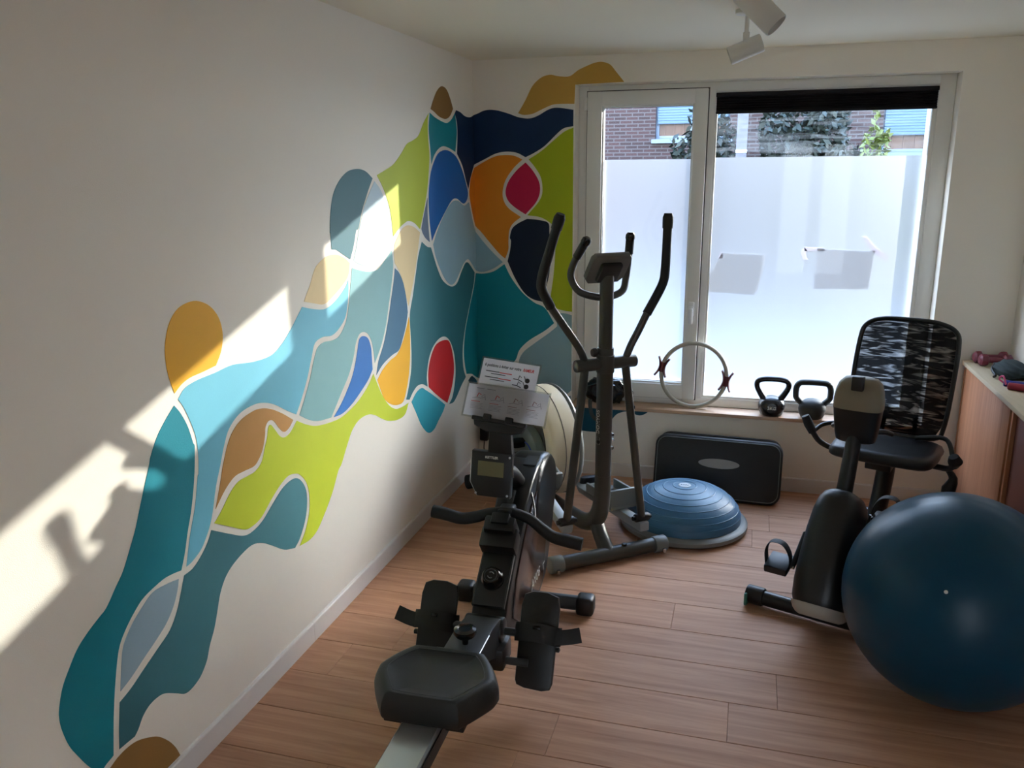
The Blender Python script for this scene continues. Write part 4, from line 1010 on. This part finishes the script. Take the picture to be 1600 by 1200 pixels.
for k in range(4):
    cx = -0.098 + k * 0.066
    cy = 0.018 - 0.001 * k
    mfig = INK_R if k < 2 else mat('grey red ink', (150, 104, 110), 0.6)
    stroke('figure', [(cx - 0.024, cy - 0.012), (cx - 0.008, cy - 0.008), (cx + 0.006, cy - 0.010), (cx + 0.02, cy - 0.004)], 0.0007, INK_G, T)
    stroke('figure', [(cx - 0.008, cy - 0.006), (cx - 0.004, cy + 0.008), (cx + 0.006, cy + 0.002)], 0.0013, mfig, T)
    stroke('figure', [(cx + 0.008, cy - 0.004), (cx + 0.018, cy + 0.006), (cx + 0.024, cy - 0.014)], 0.0008, INK_G, T)
    bar('text_line', cx - 0.026, cx + 0.006, cy - 0.022, 0.0016, mfig, T)
    for j in range(5):
        bar('text_line', cx - 0.026, cx + 0.018 - 0.004 * (j % 2), cy - 0.028 - j * 0.0045, 0.0010, INK_G, T)

# ------------------------------------------------------------------ recumbent exercise bike (local y = from the front foot back towards the seat)
bk = thing('recumbent_bike', 'black recumbent exercise bike with a mesh backrest below the window', 'exercise bike', (1.89, -1.444, 0), math.radians(-19.88))
BIKE = mat('bike black enamel', (16, 17, 19), 0.36)
BIKE_SH = mat('bike housing plastic', (20, 21, 24), 0.4, bump=0.08, bscale=900)
obj('front_stabilizer', rod((-0.26, 0, 0.038), (0.26, 0, 0.038), 0.030, 18), BIKE, bk)
for s in (-1, 1):
    e = obj('end_cap', rod((s * 0.245, 0, 0.040), (s * 0.318, 0, 0.040), 0.038, 20, bev=0.008), BLACK, bk)
    obj('wheel_tab', box(min(s * 0.302, s * 0.316), max(s * 0.302, s * 0.316), -0.046, -0.018, 0.004, 0.058, 0.006), mat('green tab', (36, 110, 92), 0.45), e)
obj('rear_stabilizer', rod((-0.23, 1.16, 0.038), (0.23, 1.16, 0.038), 0.030, 18), BIKE, bk)
for s in (-1, 1):
    obj('end_cap', rod((s * 0.215, 1.16, 0.040), (s * 0.285, 1.16, 0.040), 0.038, 20, bev=0.008), BLACK, bk)
# housing: rounded lozenge leaning back
lo = []
ax = Vector((0, 0.22, 0.40)).normalized(); ay = Vector((0, 0.40, -0.22)).normalized()
outl = [(-0.105, 0.0), (-0.103, 0.06), (-0.092, 0.12), (-0.066, 0.155), (0, 0.168), (0.066, 0.155), (0.092, 0.12), (0.103, 0.06), (0.105, 0.0)]
rings_b = [(-0.225, 0.45), (-0.218, 0.66), (-0.20, 0.82), (-0.16, 0.95), (-0.10, 1.0), (0.0, 0.99), (0.10, 0.95), (0.18, 0.87), (0.225, 0.76), (0.25, 0.62), (0.262, 0.40)]
new = bmesh.new(); prev = None
c0 = Vector((0.004, -0.02, 0.283))
for (t, s) in rings_b:
    cur = []
    for k in range(36):
        a = 2 * PI * k / 36
        x = 0.108 * s * math.copysign(abs(math.cos(a)) ** 0.75, math.cos(a))
        w = 0.155 * (0.35 + 0.65 * s) * math.copysign(abs(math.sin(a)) ** 0.75, math.sin(a))
        cur.append(new.verts.new(c0 + ax * t + Vector((x, 0, 0)) + ay * w))
    if prev:
        for k in range(36):
            new.faces.new((prev[k], prev[(k + 1) % 36], cur[(k + 1) % 36], cur[k]))
    else:
        new.faces.new(cur)
    prev = cur
new.faces.new(prev)
hsg = obj('housing', new, BIKE_SH, bk)
new = bmesh.new(); prev = None
for (t, s_) in ((-0.2235, 0.60), (-0.217, 0.72), (-0.205, 0.825), (-0.190, 0.895), (-0.178, 0.93)):
    cur = []
    for k in range(36):
        a = 2 * PI * k / 36
        cur.append(new.verts.new(c0 + ax * (t - 0.001) + Vector((0.1105 * s_ * math.copysign(abs(math.cos(a)) ** 0.75, math.cos(a)), 0, 0)) + ay * (0.158 * (0.35 + 0.65 * s_) * math.copysign(abs(math.sin(a)) ** 0.75, math.sin(a)))))
    if prev:
        for k in range(36): new.faces.new((prev[k], prev[(k + 1) % 36], cur[(k + 1) % 36], cur[k]))
    prev = cur
obj('trim_band', new, mat('pale grey trim', (168, 164, 154), 0.5), hsg)
obj('side_ring', tube([(0.107, -0.01 + 0.075 * math.cos(a), 0.31 + 0.10 * math.sin(a)) for a in [2 * PI * k / 30 for k in range(30)]], 0.004, 8, closed=True), GREYP, hsg)
# frame tube from the housing to the rear foot, seat post
obj('frame_tube', tube([(0, 0.0, 0.14), (0, 0.30, 0.115), (0, 0.75, 0.12), (0, 1.16, 0.06)], 0.034, 16, smooth_n=3), BIKE, bk)
obj('seat_post', tube([(0.0, 0.70, 0.12), (0.0, 0.82, 0.30), (0.0, 0.88, 0.455)], 0.040, 16, smooth_n=3), BIKE, bk)
obj('seat_rail', obox((0.0, 0.84, 0.462), (0.11, 0.34, 0.03), (math.radians(4), 0, 0), 0.006), BIKE, bk)
# console post, console seen from its back
obj('console_post', tube([(0, 0.075, 0.46), (0, 0.13, 0.59), (0, 0.195, 0.76)], [0.031, 0.030, 0.028], 18), BIKE, bk)
new = bmesh.new(); prev = None
for (z, w, d, yc) in ((0.700, 0.060, 0.030, 0.205), (0.708, 0.072, 0.042, 0.205), (0.74, 0.078, 0.05, 0.203), (0.80, 0.085, 0.054, 0.20), (0.832, 0.088, 0.056, 0.198), (0.838, 0.090, 0.058, 0.198)):
    cur = [new.verts.new((w * math.copysign(abs(math.cos(2 * PI * k / 32)) ** 0.55, math.cos(2 * PI * k / 32)), yc + d * math.copysign(abs(math.sin(2 * PI * k / 32)) ** 0.55, math.sin(2 * PI * k / 32)), z)) for k in range(32)]
    if prev:
        for k in range(32): new.faces.new((prev[k], prev[(k + 1) % 32], cur[(k + 1) % 32], cur[k]))
    else: new.faces.new(cur)
    prev = cur
new.faces.new(prev)
con = obj('console', new, BIKE_SH, bk)
new = bmesh.new(); prev = None
for (z, w, d, yc) in ((0.838, 0.0905, 0.0585, 0.198), (0.87, 0.0905, 0.058, 0.198), (0.91, 0.085, 0.052, 0.20), (0.935, 0.077, 0.043, 0.204), (0.952, 0.060, 0.028, 0.208), (0.958, 0.035, 0.014, 0.21)):
    cur = [new.verts.new((w * math.copysign(abs(math.cos(2 * PI * k / 32)) ** 0.6, math.cos(2 * PI * k / 32)), yc + d * math.copysign(abs(math.sin(2 * PI * k / 32)) ** 0.6, math.sin(2 * PI * k / 32)), z)) for k in range(32)]
    if prev:
        for k in range(32): new.faces.new((prev[k], prev[(k + 1) % 32], cur[(k + 1) % 32], cur[k]))
    else: new.faces.new(cur)
    prev = cur
new.faces.new(prev)
obj('console_cap', new, mat('olive grey plastic', (122, 112, 92), 0.5), con)
obj('device_clip', box(-0.021, 0.024, 0.135, 0.165, 0.915, 0.972, 0.006), BLACK, con)
# front handlebar (left loop visible beside the console)
for s in (-1, 1):
    obj('front_bar', tube([(s * 0.05, 0.245, 0.735), (s * 0.09, 0.27, 0.735), (s * 0.11, 0.30, 0.722)], 0.011, 12, smooth_n=3), BIKE, bk)
# cranks and pedals with straps
for s, cy, cz in ((-1, -0.115, 0.262), (1, 0.075, 0.455)):
    hub = Vector((0, 0.0, 0.36))
    obj('crank', tube([(s * 0.100, hub.y, hub.z), (s * 0.112, cy, cz)], [0.014, 0.010], 10), BIKE, bk)
    pc = Vector((s * 0.162, cy, cz))
    pd = obj('pedal', obox(pc, (0.088, 0.105, 0.032), (math.radians(12 if s < 0 else -5), 0, 0), 0.007), BLACK, bk)
    obj('axle', rod((s * 0.105, cy, cz), (s * 0.14, cy, cz), 0.008, 10), CHROME, pd)
    obj('pedal_strap', tube([pc + Vector((s * 0.045, -0.01, 0.0)), pc + Vector((s * 0.049, -0.01, 0.055)), pc + Vector((s * 0.03, -0.01, 0.092)), pc + Vector((-s * 0.015, -0.01, 0.090)), pc + Vector((-s * 0.042, -0.01, 0.05)), pc + Vector((-s * 0.045, -0.01, 0.0))], 0.020, 10, smooth_n=4, flat=0.12, up=(s, 0, 0)), RUBBER, pd)
# seat cushion
plan = [(-0.20, -0.155), (-0.10, -0.175), (0.10, -0.175), (0.20, -0.155), (0.222, -0.06), (0.222, 0.07), (0.20, 0.15), (0.0, 0.17), (-0.20, 0.15), (-0.222, 0.07), (-0.222, -0.06)]
pl_ = [(p.x, p.y) for p in catmull([(a, b, 0) for a, b in plan], 4, True)]
new = bmesh.new(); prev = None
for s, z in ((0, 0.520), (0.4, 0.521), (0.7, 0.526), (0.88, 0.528), (0.96, 0.518), (1.0, 0.50), (0.99, 0.485), (0.95, 0.478), (0.4, 0.476)):
    cur = [new.verts.new((0, 0.80, z))] if s == 0 else [new.verts.new((x * s, 0.80 + y * s, z)) for x, y in pl_]
    if prev is not None:
        n = len(cur)
        for k in range(n):
            if len(prev) == 1: new.faces.new((prev[0], cur[k], cur[(k + 1) % n]))
            else: new.faces.new((prev[k], cur[k], cur[(k + 1) % n], prev[(k + 1) % n]))
    prev = cur
new.faces.new(prev)
obj('seat', new, mat('black seat vinyl', (22, 23, 27), 0.4, bump=0.2, bscale=500), bk)
# side handles beside the seat
for s, ex in ((-1, [(0.29, 0.82, 0.475), (0.325, 0.80, 0.525), (0.345, 0.79, 0.565), (0.362, 0.785, 0.602)]), (1, [(0.262, 0.81, 0.458), (0.282, 0.79, 0.482), (0.288, 0.775, 0.505), (0.280, 0.765, 0.53)])):
    obj('side_handle', tube([(s * 0.05, 0.86, 0.455), (s * 0.18, 0.84, 0.450), (s * 0.225, 0.83, 0.450)] + [(s * q[0], q[1], q[2]) for q in ex[:3]], 0.0135, 12, smooth_n=4), BIKE, bk)
    e1, e2, e3 = ex[1], ex[2], ex[3]
    obj('handle_brace', tube([(s * e1[0], e1[1], e1[2]), (s * (e1[0] - 0.035), 0.86, 0.555), (s * 0.20, 0.90, 0.565), (s * 0.10, 0.92, 0.54)], 0.010, 10, smooth_n=4), BIKE, bk)
    obj('side_grip', tube([(s * e1[0], e1[1], e1[2]), (s * e2[0], e2[1], e2[2]), (s * e3[0], e3[1], e3[2])], [0.019, 0.022, 0.018] if s < 0 else [0.020, 0.030, 0.020], 14), RUBBER, bk)
obj('seat_lever', tube([(0.25, 0.83, 0.455), (0.285, 0.80, 0.42), (0.275, 0.775, 0.375), (0.262, 0.77, 0.345)], [0.010, 0.018, 0.030, 0.016], 14, smooth_n=3), BLACK, bk)
# backrest: tubular frame and see-through mesh
BR = [(-0.165, 0.985, 0.53), (-0.205, 0.995, 0.60), (-0.215, 1.005, 0.75), (-0.205, 1.03, 0.95), (-0.185, 1.045, 1.02), (-0.12, 1.05, 1.052), (0.0, 1.052, 1.058), (0.12, 1.05, 1.052), (0.195, 1.045, 1.02), (0.215, 1.03, 0.95), (0.212, 1.005, 0.75), (0.198, 0.995, 0.58), (0.165, 0.985, 0.53), (0.0, 0.98, 0.522)]
bf = obj('backrest_frame', tube(BR, 0.013, 12, closed=True, smooth_n=5, flat=0.8), BLACK, bk)
def mesh_mat():
    m = bpy.data.materials.new('black see-through mesh fabric'); m.use_nodes = True
    nt = m.node_tree; nt.nodes.clear()
    out = nt.nodes.new('ShaderNodeOutputMaterial')
    tr_ = nt.nodes.new('ShaderNodeBsdfTransparent')
    df = nt.nodes.new('ShaderNodeBsdfDiffuse'); df.inputs[0].default_value = rgb(16, 17, 22)
    tc = nt.nodes.new('ShaderNodeTexCoord')
    mp = nt.nodes.new('ShaderNodeMapping'); mp.inputs['Scale'].default_value = (4.2, 1, 24)
    no = nt.nodes.new('ShaderNodeTexNoise'); no.inputs['Scale'].default_value = 2.3; no.inputs['Detail'].default_value = 2.0; no.inputs['Distortion'].default_value = 1.0
    nt.links.new(tc.outputs['Object'], mp.inputs[0]); nt.links.new(mp.outputs[0], no.inputs['Vector'])
    mr = nt.nodes.new('ShaderNodeMapRange'); mr.inputs['From Min'].default_value = 0.52; mr.inputs['From Max'].default_value = 0.70
    mr.inputs['To Min'].default_value = 0.015; mr.inputs['To Max'].default_value = 0.32
    nt.links.new(no.outputs['Fac'], mr.inputs['Value'])
    mx = nt.nodes.new('ShaderNodeMixShader')
    nt.links.new(mr.outputs[0], mx.inputs[0]); nt.links.new(df.outputs[0], mx.inputs[1]); nt.links.new(tr_.outputs[0], mx.inputs[2])
    nt.links.new(mx.outputs[0], out.inputs['Surface'])
    return m
new = bmesh.new()
NX, NZ = 14, 16
grid = []
for j in range(NZ + 1):
    v = j / NZ
    z = 0.526 + v * 0.528
    hw = 0.165 + 0.05 * min(1, v * 5) - (0.10 * max(0, (v - 0.9) / 0.1) ** 2) - 0.004
    row = []
    for i in range(NX + 1):
        u = i / NX * 2 - 1
        row.append(new.verts.new((hw * u, 0.985 + 0.062 * v + 0.035 * (1 - u * u) * (1 - abs(2 * v - 1) ** 2), z)))
    grid.append(row)
for j in range(NZ):
    for i in range(NX):
        new.faces.new((grid[j][i], grid[j][i + 1], grid[j + 1][i + 1], grid[j + 1][i]))
obj('mesh_fabric', new, mesh_mat(), bk)
for xx in (-0.07, 0.07):
    obj('back_support', tube([(xx, 0.93, 0.48), (xx, 1.02, 0.50), (xx, 1.055, 0.545), (xx * 0.95, 1.058, 0.60)], 0.011, 10, smooth_n=4), BLACK, bk)

# ------------------------------------------------------------------ large blue exercise ball
ball = thing('exercise_ball', 'large glossy dark blue exercise ball on the floor at the right', 'exercise ball', (2.24, -1.80, 0.0))
bm = bmesh.new()
bmesh.ops.create_uvsphere(bm, u_segments=72, v_segments=40, radius=0.350)
dirp = Vector((-0.2901, -0.838, 0.4622)).normalized()
# shallow seam rings round the plug axis
for v in bm.verts:
    a = v.co.normalized().dot(dirp)
    v.co *= 1.0 + 0.0012 * math.cos(a * 44)
xform(bm, Matrix.Translation((0, 0, 0.350)))
obj('ball', bm, mat('blue ball vinyl', (10, 62, 86), 0.34, var=0.12, scale=4, spec=0.28), ball)
obj('plug', lathe([(0, 0.003), (0.0045, 0.0025), (0.006, 0.0), (0.006, -0.006), (0, -0.006)], 14, mtx=look_mtx(Vector((0, 0, 0.350)) + dirp * 0.350, dirp)), mat('white plug', (228, 226, 220), 0.5), ball)

# ------------------------------------------------------------------ half-ball balance trainer
bo = thing('balance_trainer', 'blue ribbed half-ball balance trainer with grey base on the floor', 'balance trainer', (1.276, -0.612, 0))
obj('base', lathe([(0.26, 0.0), (0.295, 0.004), (0.312, 0.016), (0.312, 0.034), (0.300, 0.044), (0.275, 0.048), (0.0, 0.048)], 56), mat('grey base plastic', (122, 124, 122), 0.45), bo)
prof = []
Rb, Hb = 0.280, 0.165
for k in range(271):
    a = k / 270 * PI / 2
    r_ = Rb * math.sin(a) ** 0.92
    z = 0.046 + Hb * math.cos(a) ** 0.9 if k < 270 else 0.046
    ridge = 0.0020 if (k % 30) < 2 and 24 < k < 264 else 0.0
    prof.append((r_ + ridge * math.sin(a), z + ridge * math.cos(a)))
prof[0] = (0, prof[0][1])
dm = obj('dome', lathe(prof, 64), mat('blue dome vinyl', (56, 106, 140), 0.42, var=0.06, scale=6), bo, True, 80)
obj('emblem', lathe([(0, 0.0022), (0.030, 0.0016), (0.031, 0.0), (0, 0)], 28, mtx=Matrix.Translation((0, 0, 0.2105))), mat('silver emblem', (196, 206, 214), 0.35), dm)
obj('emblem_lettering', text_bm('BOSU', 0.016, Matrix.Translation((0, 0, 0.2128))), mat('emblem print', (84, 110, 140), 0.5), dm, False)

# ------------------------------------------------------------------ aerobic step standing on its long side against the wall
sp = thing('aerobic_step', 'black aerobic step board leaning on its long side under the window sill', 'step board', (1.415, -0.235, 0.0), math.radians(-2.5))
tl = math.radians(-14)     # leans back to the wall
smx = Matrix.Rotation(tl, 4, 'X')
def rrect(hw, z0, z1, r, n=5, bulge=0.0):
    o = []
    for (cx, cz, a0) in ((hw - r, z0 + r, -PI / 2), (hw - r, z1 - r, 0), (-hw + r, z1 - r, PI / 2), (-hw + r, z0 + r, PI)):
        for k in range(n + 1):
            a = a0 + k * PI / 2 / n
            o.append((cx + r * math.cos(a), cz + r * math.sin(a)))
    return o
bdy = obj('platform', xform(prism(rrect(0.335, 0.002, 0.335, 0.06), 'y', -0.035, 0.045, 0.012, 3), smx), mat('step black rubber', (16, 16, 18), 0.55, bump=0.5, bscale=260), sp)
obj('rim_line', xform(tube([(x, -0.036, z) for x, z in rrect(0.322, 0.015, 0.322, 0.05)], 0.0022, 6, closed=True), smx), GREYP, bdy)
obj('backing_tray', xform(prism(rrect(0.328, 0.010, 0.345, 0.06), 'y', 0.046, 0.085, 0.010, 2), smx), BLACK, sp)
obj('oval_badge', xform(prism([(0.01 + 0.108 * math.cos(2 * PI * k / 36), 0.198 + 0.026 * math.sin(2 * PI * k / 36)) for k in range(36)], 'y', -0.039, -0.034, 0.001, 1), smx), mat('grey badge oval', (150, 146, 140), 0.5), sp)

# ------------------------------------------------------------------ on the window sill
SZ = 0.424
pr = thing('pilates_ring', 'grey pilates ring with two maroon grips leaning upright on the window sill', 'pilates ring', (1.255, 0.050, SZ))
RR = 0.180
tilt = Matrix.Rotation(math.radians(-3), 4, 'X')
pts = [(RR * math.cos(a), 0, RR * 1.0 + 0.012 + RR * math.sin(a)) for a in [2 * PI * k / 64 for k in range(64)]]
obj('hoop', xform(tube(pts, 0.0118, 12, closed=True), tilt), mat('warm grey foam', (176, 170, 156), 0.6), pr)
MAROON = mat('maroon grip rubber', (96, 40, 46), 0.5)
for a0 in (2.93, -0.14):
    c = Vector((RR * math.cos(a0), 0, RR + 0.012 + RR * math.sin(a0)))
    rad = Vector((math.cos(a0), 0, math.sin(a0))); tan = Vector((-math.sin(a0), 0, math.cos(a0)))
    for s in (-1, 1):
        pad = [c + rad * s * (0.013 + 0.018 * (abs(t) / 0.055) ** 2) + tan * t for t in (-0.055, -0.03, 0, 0.03, 0.055)]
        obj('grip_pad', xform(tube(pad, [0.020, 0.022, 0.021, 0.022, 0.020], 12, smooth_n=3, flat=0.30, up=tuple(rad)), tilt), MAROON, pr)
    obj('grip_sleeve', xform(tube([c - tan * 0.028, c + tan * 0.028], 0.0150, 12), tilt), MAROON, pr)

def kettlebell(label, loc, m, hw, hh, round_top, text):
    k = thing('kettlebell', label, 'kettlebell', loc, 0, 'kettlebells on the window sill')
    obj('bell', lathe([(0, 0), (0.048, 0), (0.058, 0.006), (0.068, 0.030), (0.071, 0.050), (0.068, 0.070), (0.058, 0.088), (0.040, 0.100), (0.02, 0.106), (0, 0.107)], 36), m, k)
    if round_top:
        H_ = [(-0.040, 0.085), (-0.062, 0.118), (-0.082, 0.158), (-0.078, 0.186), (-0.05, 0.198), (0, 0.201), (0.05, 0.198), (0.078, 0.186), (0.082, 0.158), (0.062, 0.118), (0.040, 0.085)]
    else:
        H_ = [(-0.048, 0.072), (-0.082, 0.105), (-0.088, 0.130), (-0.087, 0.165), (-0.074, 0.188), (-0.045, 0.195), (0.045, 0.195), (0.074, 0.188), (0.087, 0.165), (0.088, 0.130), (0.082, 0.105), (0.048, 0.072)]
    obj('handle', tube([(x, 0, z) for x, z in H_], [0.016] * len(H_) if not round_top else [0.019, 0.0165, 0.015, 0.015, 0.015, 0.015, 0.015, 0.015, 0.015, 0.0165, 0.019], 14, smooth_n=4), m, k)
    if text:
        # raised disc and print wrapped onto the bell's front
        obj('disc', lathe([(0, 0.004), (0.026, 0.003), (0.029, 0.0), (0.029, -0.012), (0, -0.012)], 28, mtx=look_mtx((0.0, -0.0695, 0.054), (0.0, -1, 0.08))), m, k)
        obj('lettering', text_bm(text, 0.024, look_mtx((0.0, -0.0752, 0.054), (0.0, -1, 0.08)), bold=0.0008), PRINT_W, k, False)
    return k
KB1 = mat('black kettlebell vinyl', (22, 22, 25), 0.22)
KB2 = mat('matte green black kettlebell', (38, 42, 40), 0.55)
kettlebell('glossy black kettlebell marked 3KG on the window sill', (1.683, 0.030, SZ), KB1, 0, 0, True, '3KG')
kettlebell('matte dark kettlebell with squared handle and no marking, on the window sill', (1.893, 0.022, SZ), KB2, 0, 0, False, None)

# black glossy pouch behind the elliptical's post
pz = thing('black_pouch', 'crumpled glossy black pouch with a strap on the sill behind the elliptical trainer', 'pouch', (0.762, 0.035, SZ))
bm = bmesh.new()
bmesh.ops.create_icosphere(bm, subdivisions=4, radius=1.0)
rp = random.Random(4)
for v in bm.verts:
    n = v.co.copy()
    k = 1 + 0.07 * math.sin(n.x * 9 + 1) * math.cos(n.z * 8) + 0.05 * math.sin(n.y * 11 + n.z * 7) + 0.04 * math.sin(n.x * 17 + n.z * 13)
    v.co = Vector((n.x * 0.112 * k, n.y * 0.052 * k, max(-0.0, 0.075 + math.copysign(abs(n.z) ** 0.8, n.z) * 0.080 * k)))
obj('bag', bm, mat('black shiny vinyl', (14, 15, 17), 0.16, bump=0.5, bscale=30), pz, True, 80)
obj('zip', tube([(-0.10, -0.02, 0.10), (-0.05, -0.045, 0.125), (0.0, -0.05, 0.13), (0.06, -0.045, 0.12)], 0.004, 8, smooth_n=3), CHROME, pz)
obj('strap', tube([(-0.08, -0.045, 0.03), (-0.075, -0.066, -0.01), (-0.06, -0.072, -0.06), (-0.03, -0.07, -0.082), (-0.01, -0.066, -0.05), (-0.02, -0.05, 0.02)], 0.011, 8, smooth_n=4, flat=0.18), mat('strap webbing', (60, 66, 66), 0.7), pz)

# ------------------------------------------------------------------ low cabinet on the right with things on it
cb = thing('low_cabinet', 'low wooden cabinet with a pale top along the right wall', 'cabinet', (2.60, 0, 0))
CZ = 0.79
obj('top', box(-0.012, 0.198, -1.60, -0.014, CZ - 0.022, CZ, 0.002), CAB_EDGE, cb)
obj('back_panel', box(0.185, 0.197, -1.58, -0.02, 0.0, CZ - 0.023), mat('red brown back panel', (132, 70, 52), 0.6), cb)
for yy in (-0.022, -0.86, -1.58):
    obj('upright', box(0.0, 0.184, yy - 0.018, yy, 0.0, CZ - 0.023, 0.001, 1), CAB_WOOD, cb)
obj('door', box(-0.002, 0.016, -0.838, -0.06, 0.03, CZ - 0.028, 0.002), CAB_WOOD, cb)
obj('plinth', box(0.01, 0.18, -1.575, -0.03, 0.0, 0.028), CAB_EDGE, cb)
obj('door', box(0.014, 0.030, -1.575, -0.885, 0.03, CZ - 0.028, 0.002), mat('red brown door', (120, 62, 46), 0.55, var=0.15, scale=5), cb)
BURG = mat('burgundy vinyl', (120, 42, 62), 0.4)
def dumbbell(label, loc, rz, L, m):
    d = thing('dumbbell', label, 'dumbbell', loc, rz, 'burgundy dumbbells on the cabinet')
    r = 0.030
    obj('bar', rod((-L * 0.33, 0, r), (L * 0.33, 0, r), 0.014, 14), m, d)
    for s in (-1, 1):
        obj('head', lathe([(0.0, 0.0), (0.018, 0.0), (0.029, 0.008), (0.030, 0.020), (0.029, 0.034), (0.018, 0.042), (0, 0.042)], 8, mtx=look_mtx((s * (L / 2 - 0.042), 0, r), (s, 0, 0))), m, d, True, 30)
    return d
dumbbell('burgundy dumbbell nearest the wall on the pale cabinet top', (2.70, -0.062, CZ), math.radians(8), 0.16, BURG)
dumbbell('burgundy dumbbell in front of the other one on the pale cabinet top', (2.706, -0.132, CZ), math.radians(6), 0.15, BURG)
cl = thing('folded_garment', 'dark green-black folded fabric bundle on the cabinet top', 'fabric', (2.715, -0.36, CZ))
bm = bmesh.new(); bmesh.ops.create_icosphere(bm, subdivisions=4, radius=1.0)
for v in bm.verts:
    n = v.co.copy()
    k = 1 + 0.08 * math.sin(n.x * 7 + n.y * 5) + 0.05 * math.sin(n.z * 13 + n.x * 6)
    v.co = Vector((n.x * 0.068 * k, n.y * 0.10 * k, max(0.0, 0.035 + n.z * 0.042 * k)))
obj('bundle', bm, mat('dark green fabric', (40, 54, 56), 0.8, var=0.2), cl, True, 80)
obj('tie', tube([(-0.055, 0.06, 0.05), (-0.075, 0.02, 0.03), (-0.07, -0.03, 0.012), (-0.082, -0.055, 0.01)], 0.006, 8, smooth_n=3), BLACK, cl)
sk = thing('skipping_rope', 'red and blue skipping rope grips at the front of the cabinet top', 'rope', (2.70, -0.60, CZ))
obj('grip', rod((-0.06, -0.01, 0.016), (0.05, -0.06, 0.016), 0.016, 14, bev=0.005), mat('red grip', (150, 40, 62), 0.35), sk)
obj('grip', rod((-0.062, 0.05, 0.014), (0.05, 0.02, 0.014), 0.014, 14, bev=0.005), mat('blue grip', (52, 60, 150), 0.4), sk)
obj('cord', tube([(-0.06, 0.05, 0.014), (-0.078, 0.06, 0.03), (-0.072, 0.03, 0.05), (-0.066, -0.005, 0.02)], 0.004, 8, smooth_n=4), mat('pink cord', (190, 60, 110), 0.5), sk)

# ------------------------------------------------------------------ ceiling spotlights, plug
LAMP = mat('white lamp enamel', (214, 212, 204), 0.4)
def spot(label, loc, aim, L, r):
    s = thing('ceiling_spotlight', label, 'spotlight', (loc[0], loc[1], RH), 0, 'ceiling spotlights')
    obj('mount', lathe([(0, 0.0), (0.045, 0.0), (0.045, -0.014), (0.040, -0.018), (0, -0.018)], 28), LAMP, s)
    hz = loc[2] - RH
    obj('stem', rod((0, 0, -0.016), (0, 0, hz + r * 0.7), 0.008, 12), LAMP, s)
    obj('swivel', box(-0.012, 0.012, -0.010, 0.010, hz + r * 0.6, hz + r + 0.028, 0.003), LAMP, s)
    mt = Matrix.Translation((0, 0, hz)) @ look_mtx((0, 0, 0), aim)
    hd_ = obj('lamp_head', lathe([(0, -L / 2), (r * 0.94, -L / 2), (r, -L / 2 + 0.004), (r, L / 2 - 0.003), (r * 0.97, L / 2), (r * 0.90, L / 2), (r * 0.88, L / 2 - 0.045), (0, L / 2 - 0.05)], 36, mtx=mt), LAMP, s)
    obj('bulb_face', lathe([(0, L / 2 - 0.046), (r * 0.7, L / 2 - 0.044), (r * 0.7, L / 2 - 0.05), (0, L / 2 - 0.05)], 24, mtx=mt), mat('unlit bulb', (196, 196, 190), 0.2), hd_)
spot('white cylindrical ceiling spotlight pointing left, hanging in front of the window top', (1.456, -1.07, 2.178), (-0.93, -0.05, -0.36), 0.128, 0.034)
spot('white cylindrical ceiling spotlight cut off by the top edge of the photo, aimed down right', (1.503, -2.0, 2.165), (0.62, -0.12, -0.62), 0.140, 0.035)
pg = thing('power_plug', 'small black power plug in the wall socket behind the rowing machine console', 'plug', (0.034, -0.0012, 0.20))
obj('socket', box(-0.022, 0.05, -0.009, 0.0, -0.04, 0.04, 0.003), PVC, pg)
obj('adapter', box(-0.012, 0.040, -0.062, -0.009, -0.035, 0.058, 0.010), BLACK, pg)
obj('cable', tube([(0.014, -0.045, -0.034), (0.014, -0.05, -0.10), (0.05, -0.07, -0.185), (0.12, -0.09, -0.196)], 0.003, 8, smooth_n=4), BLACK, pg)
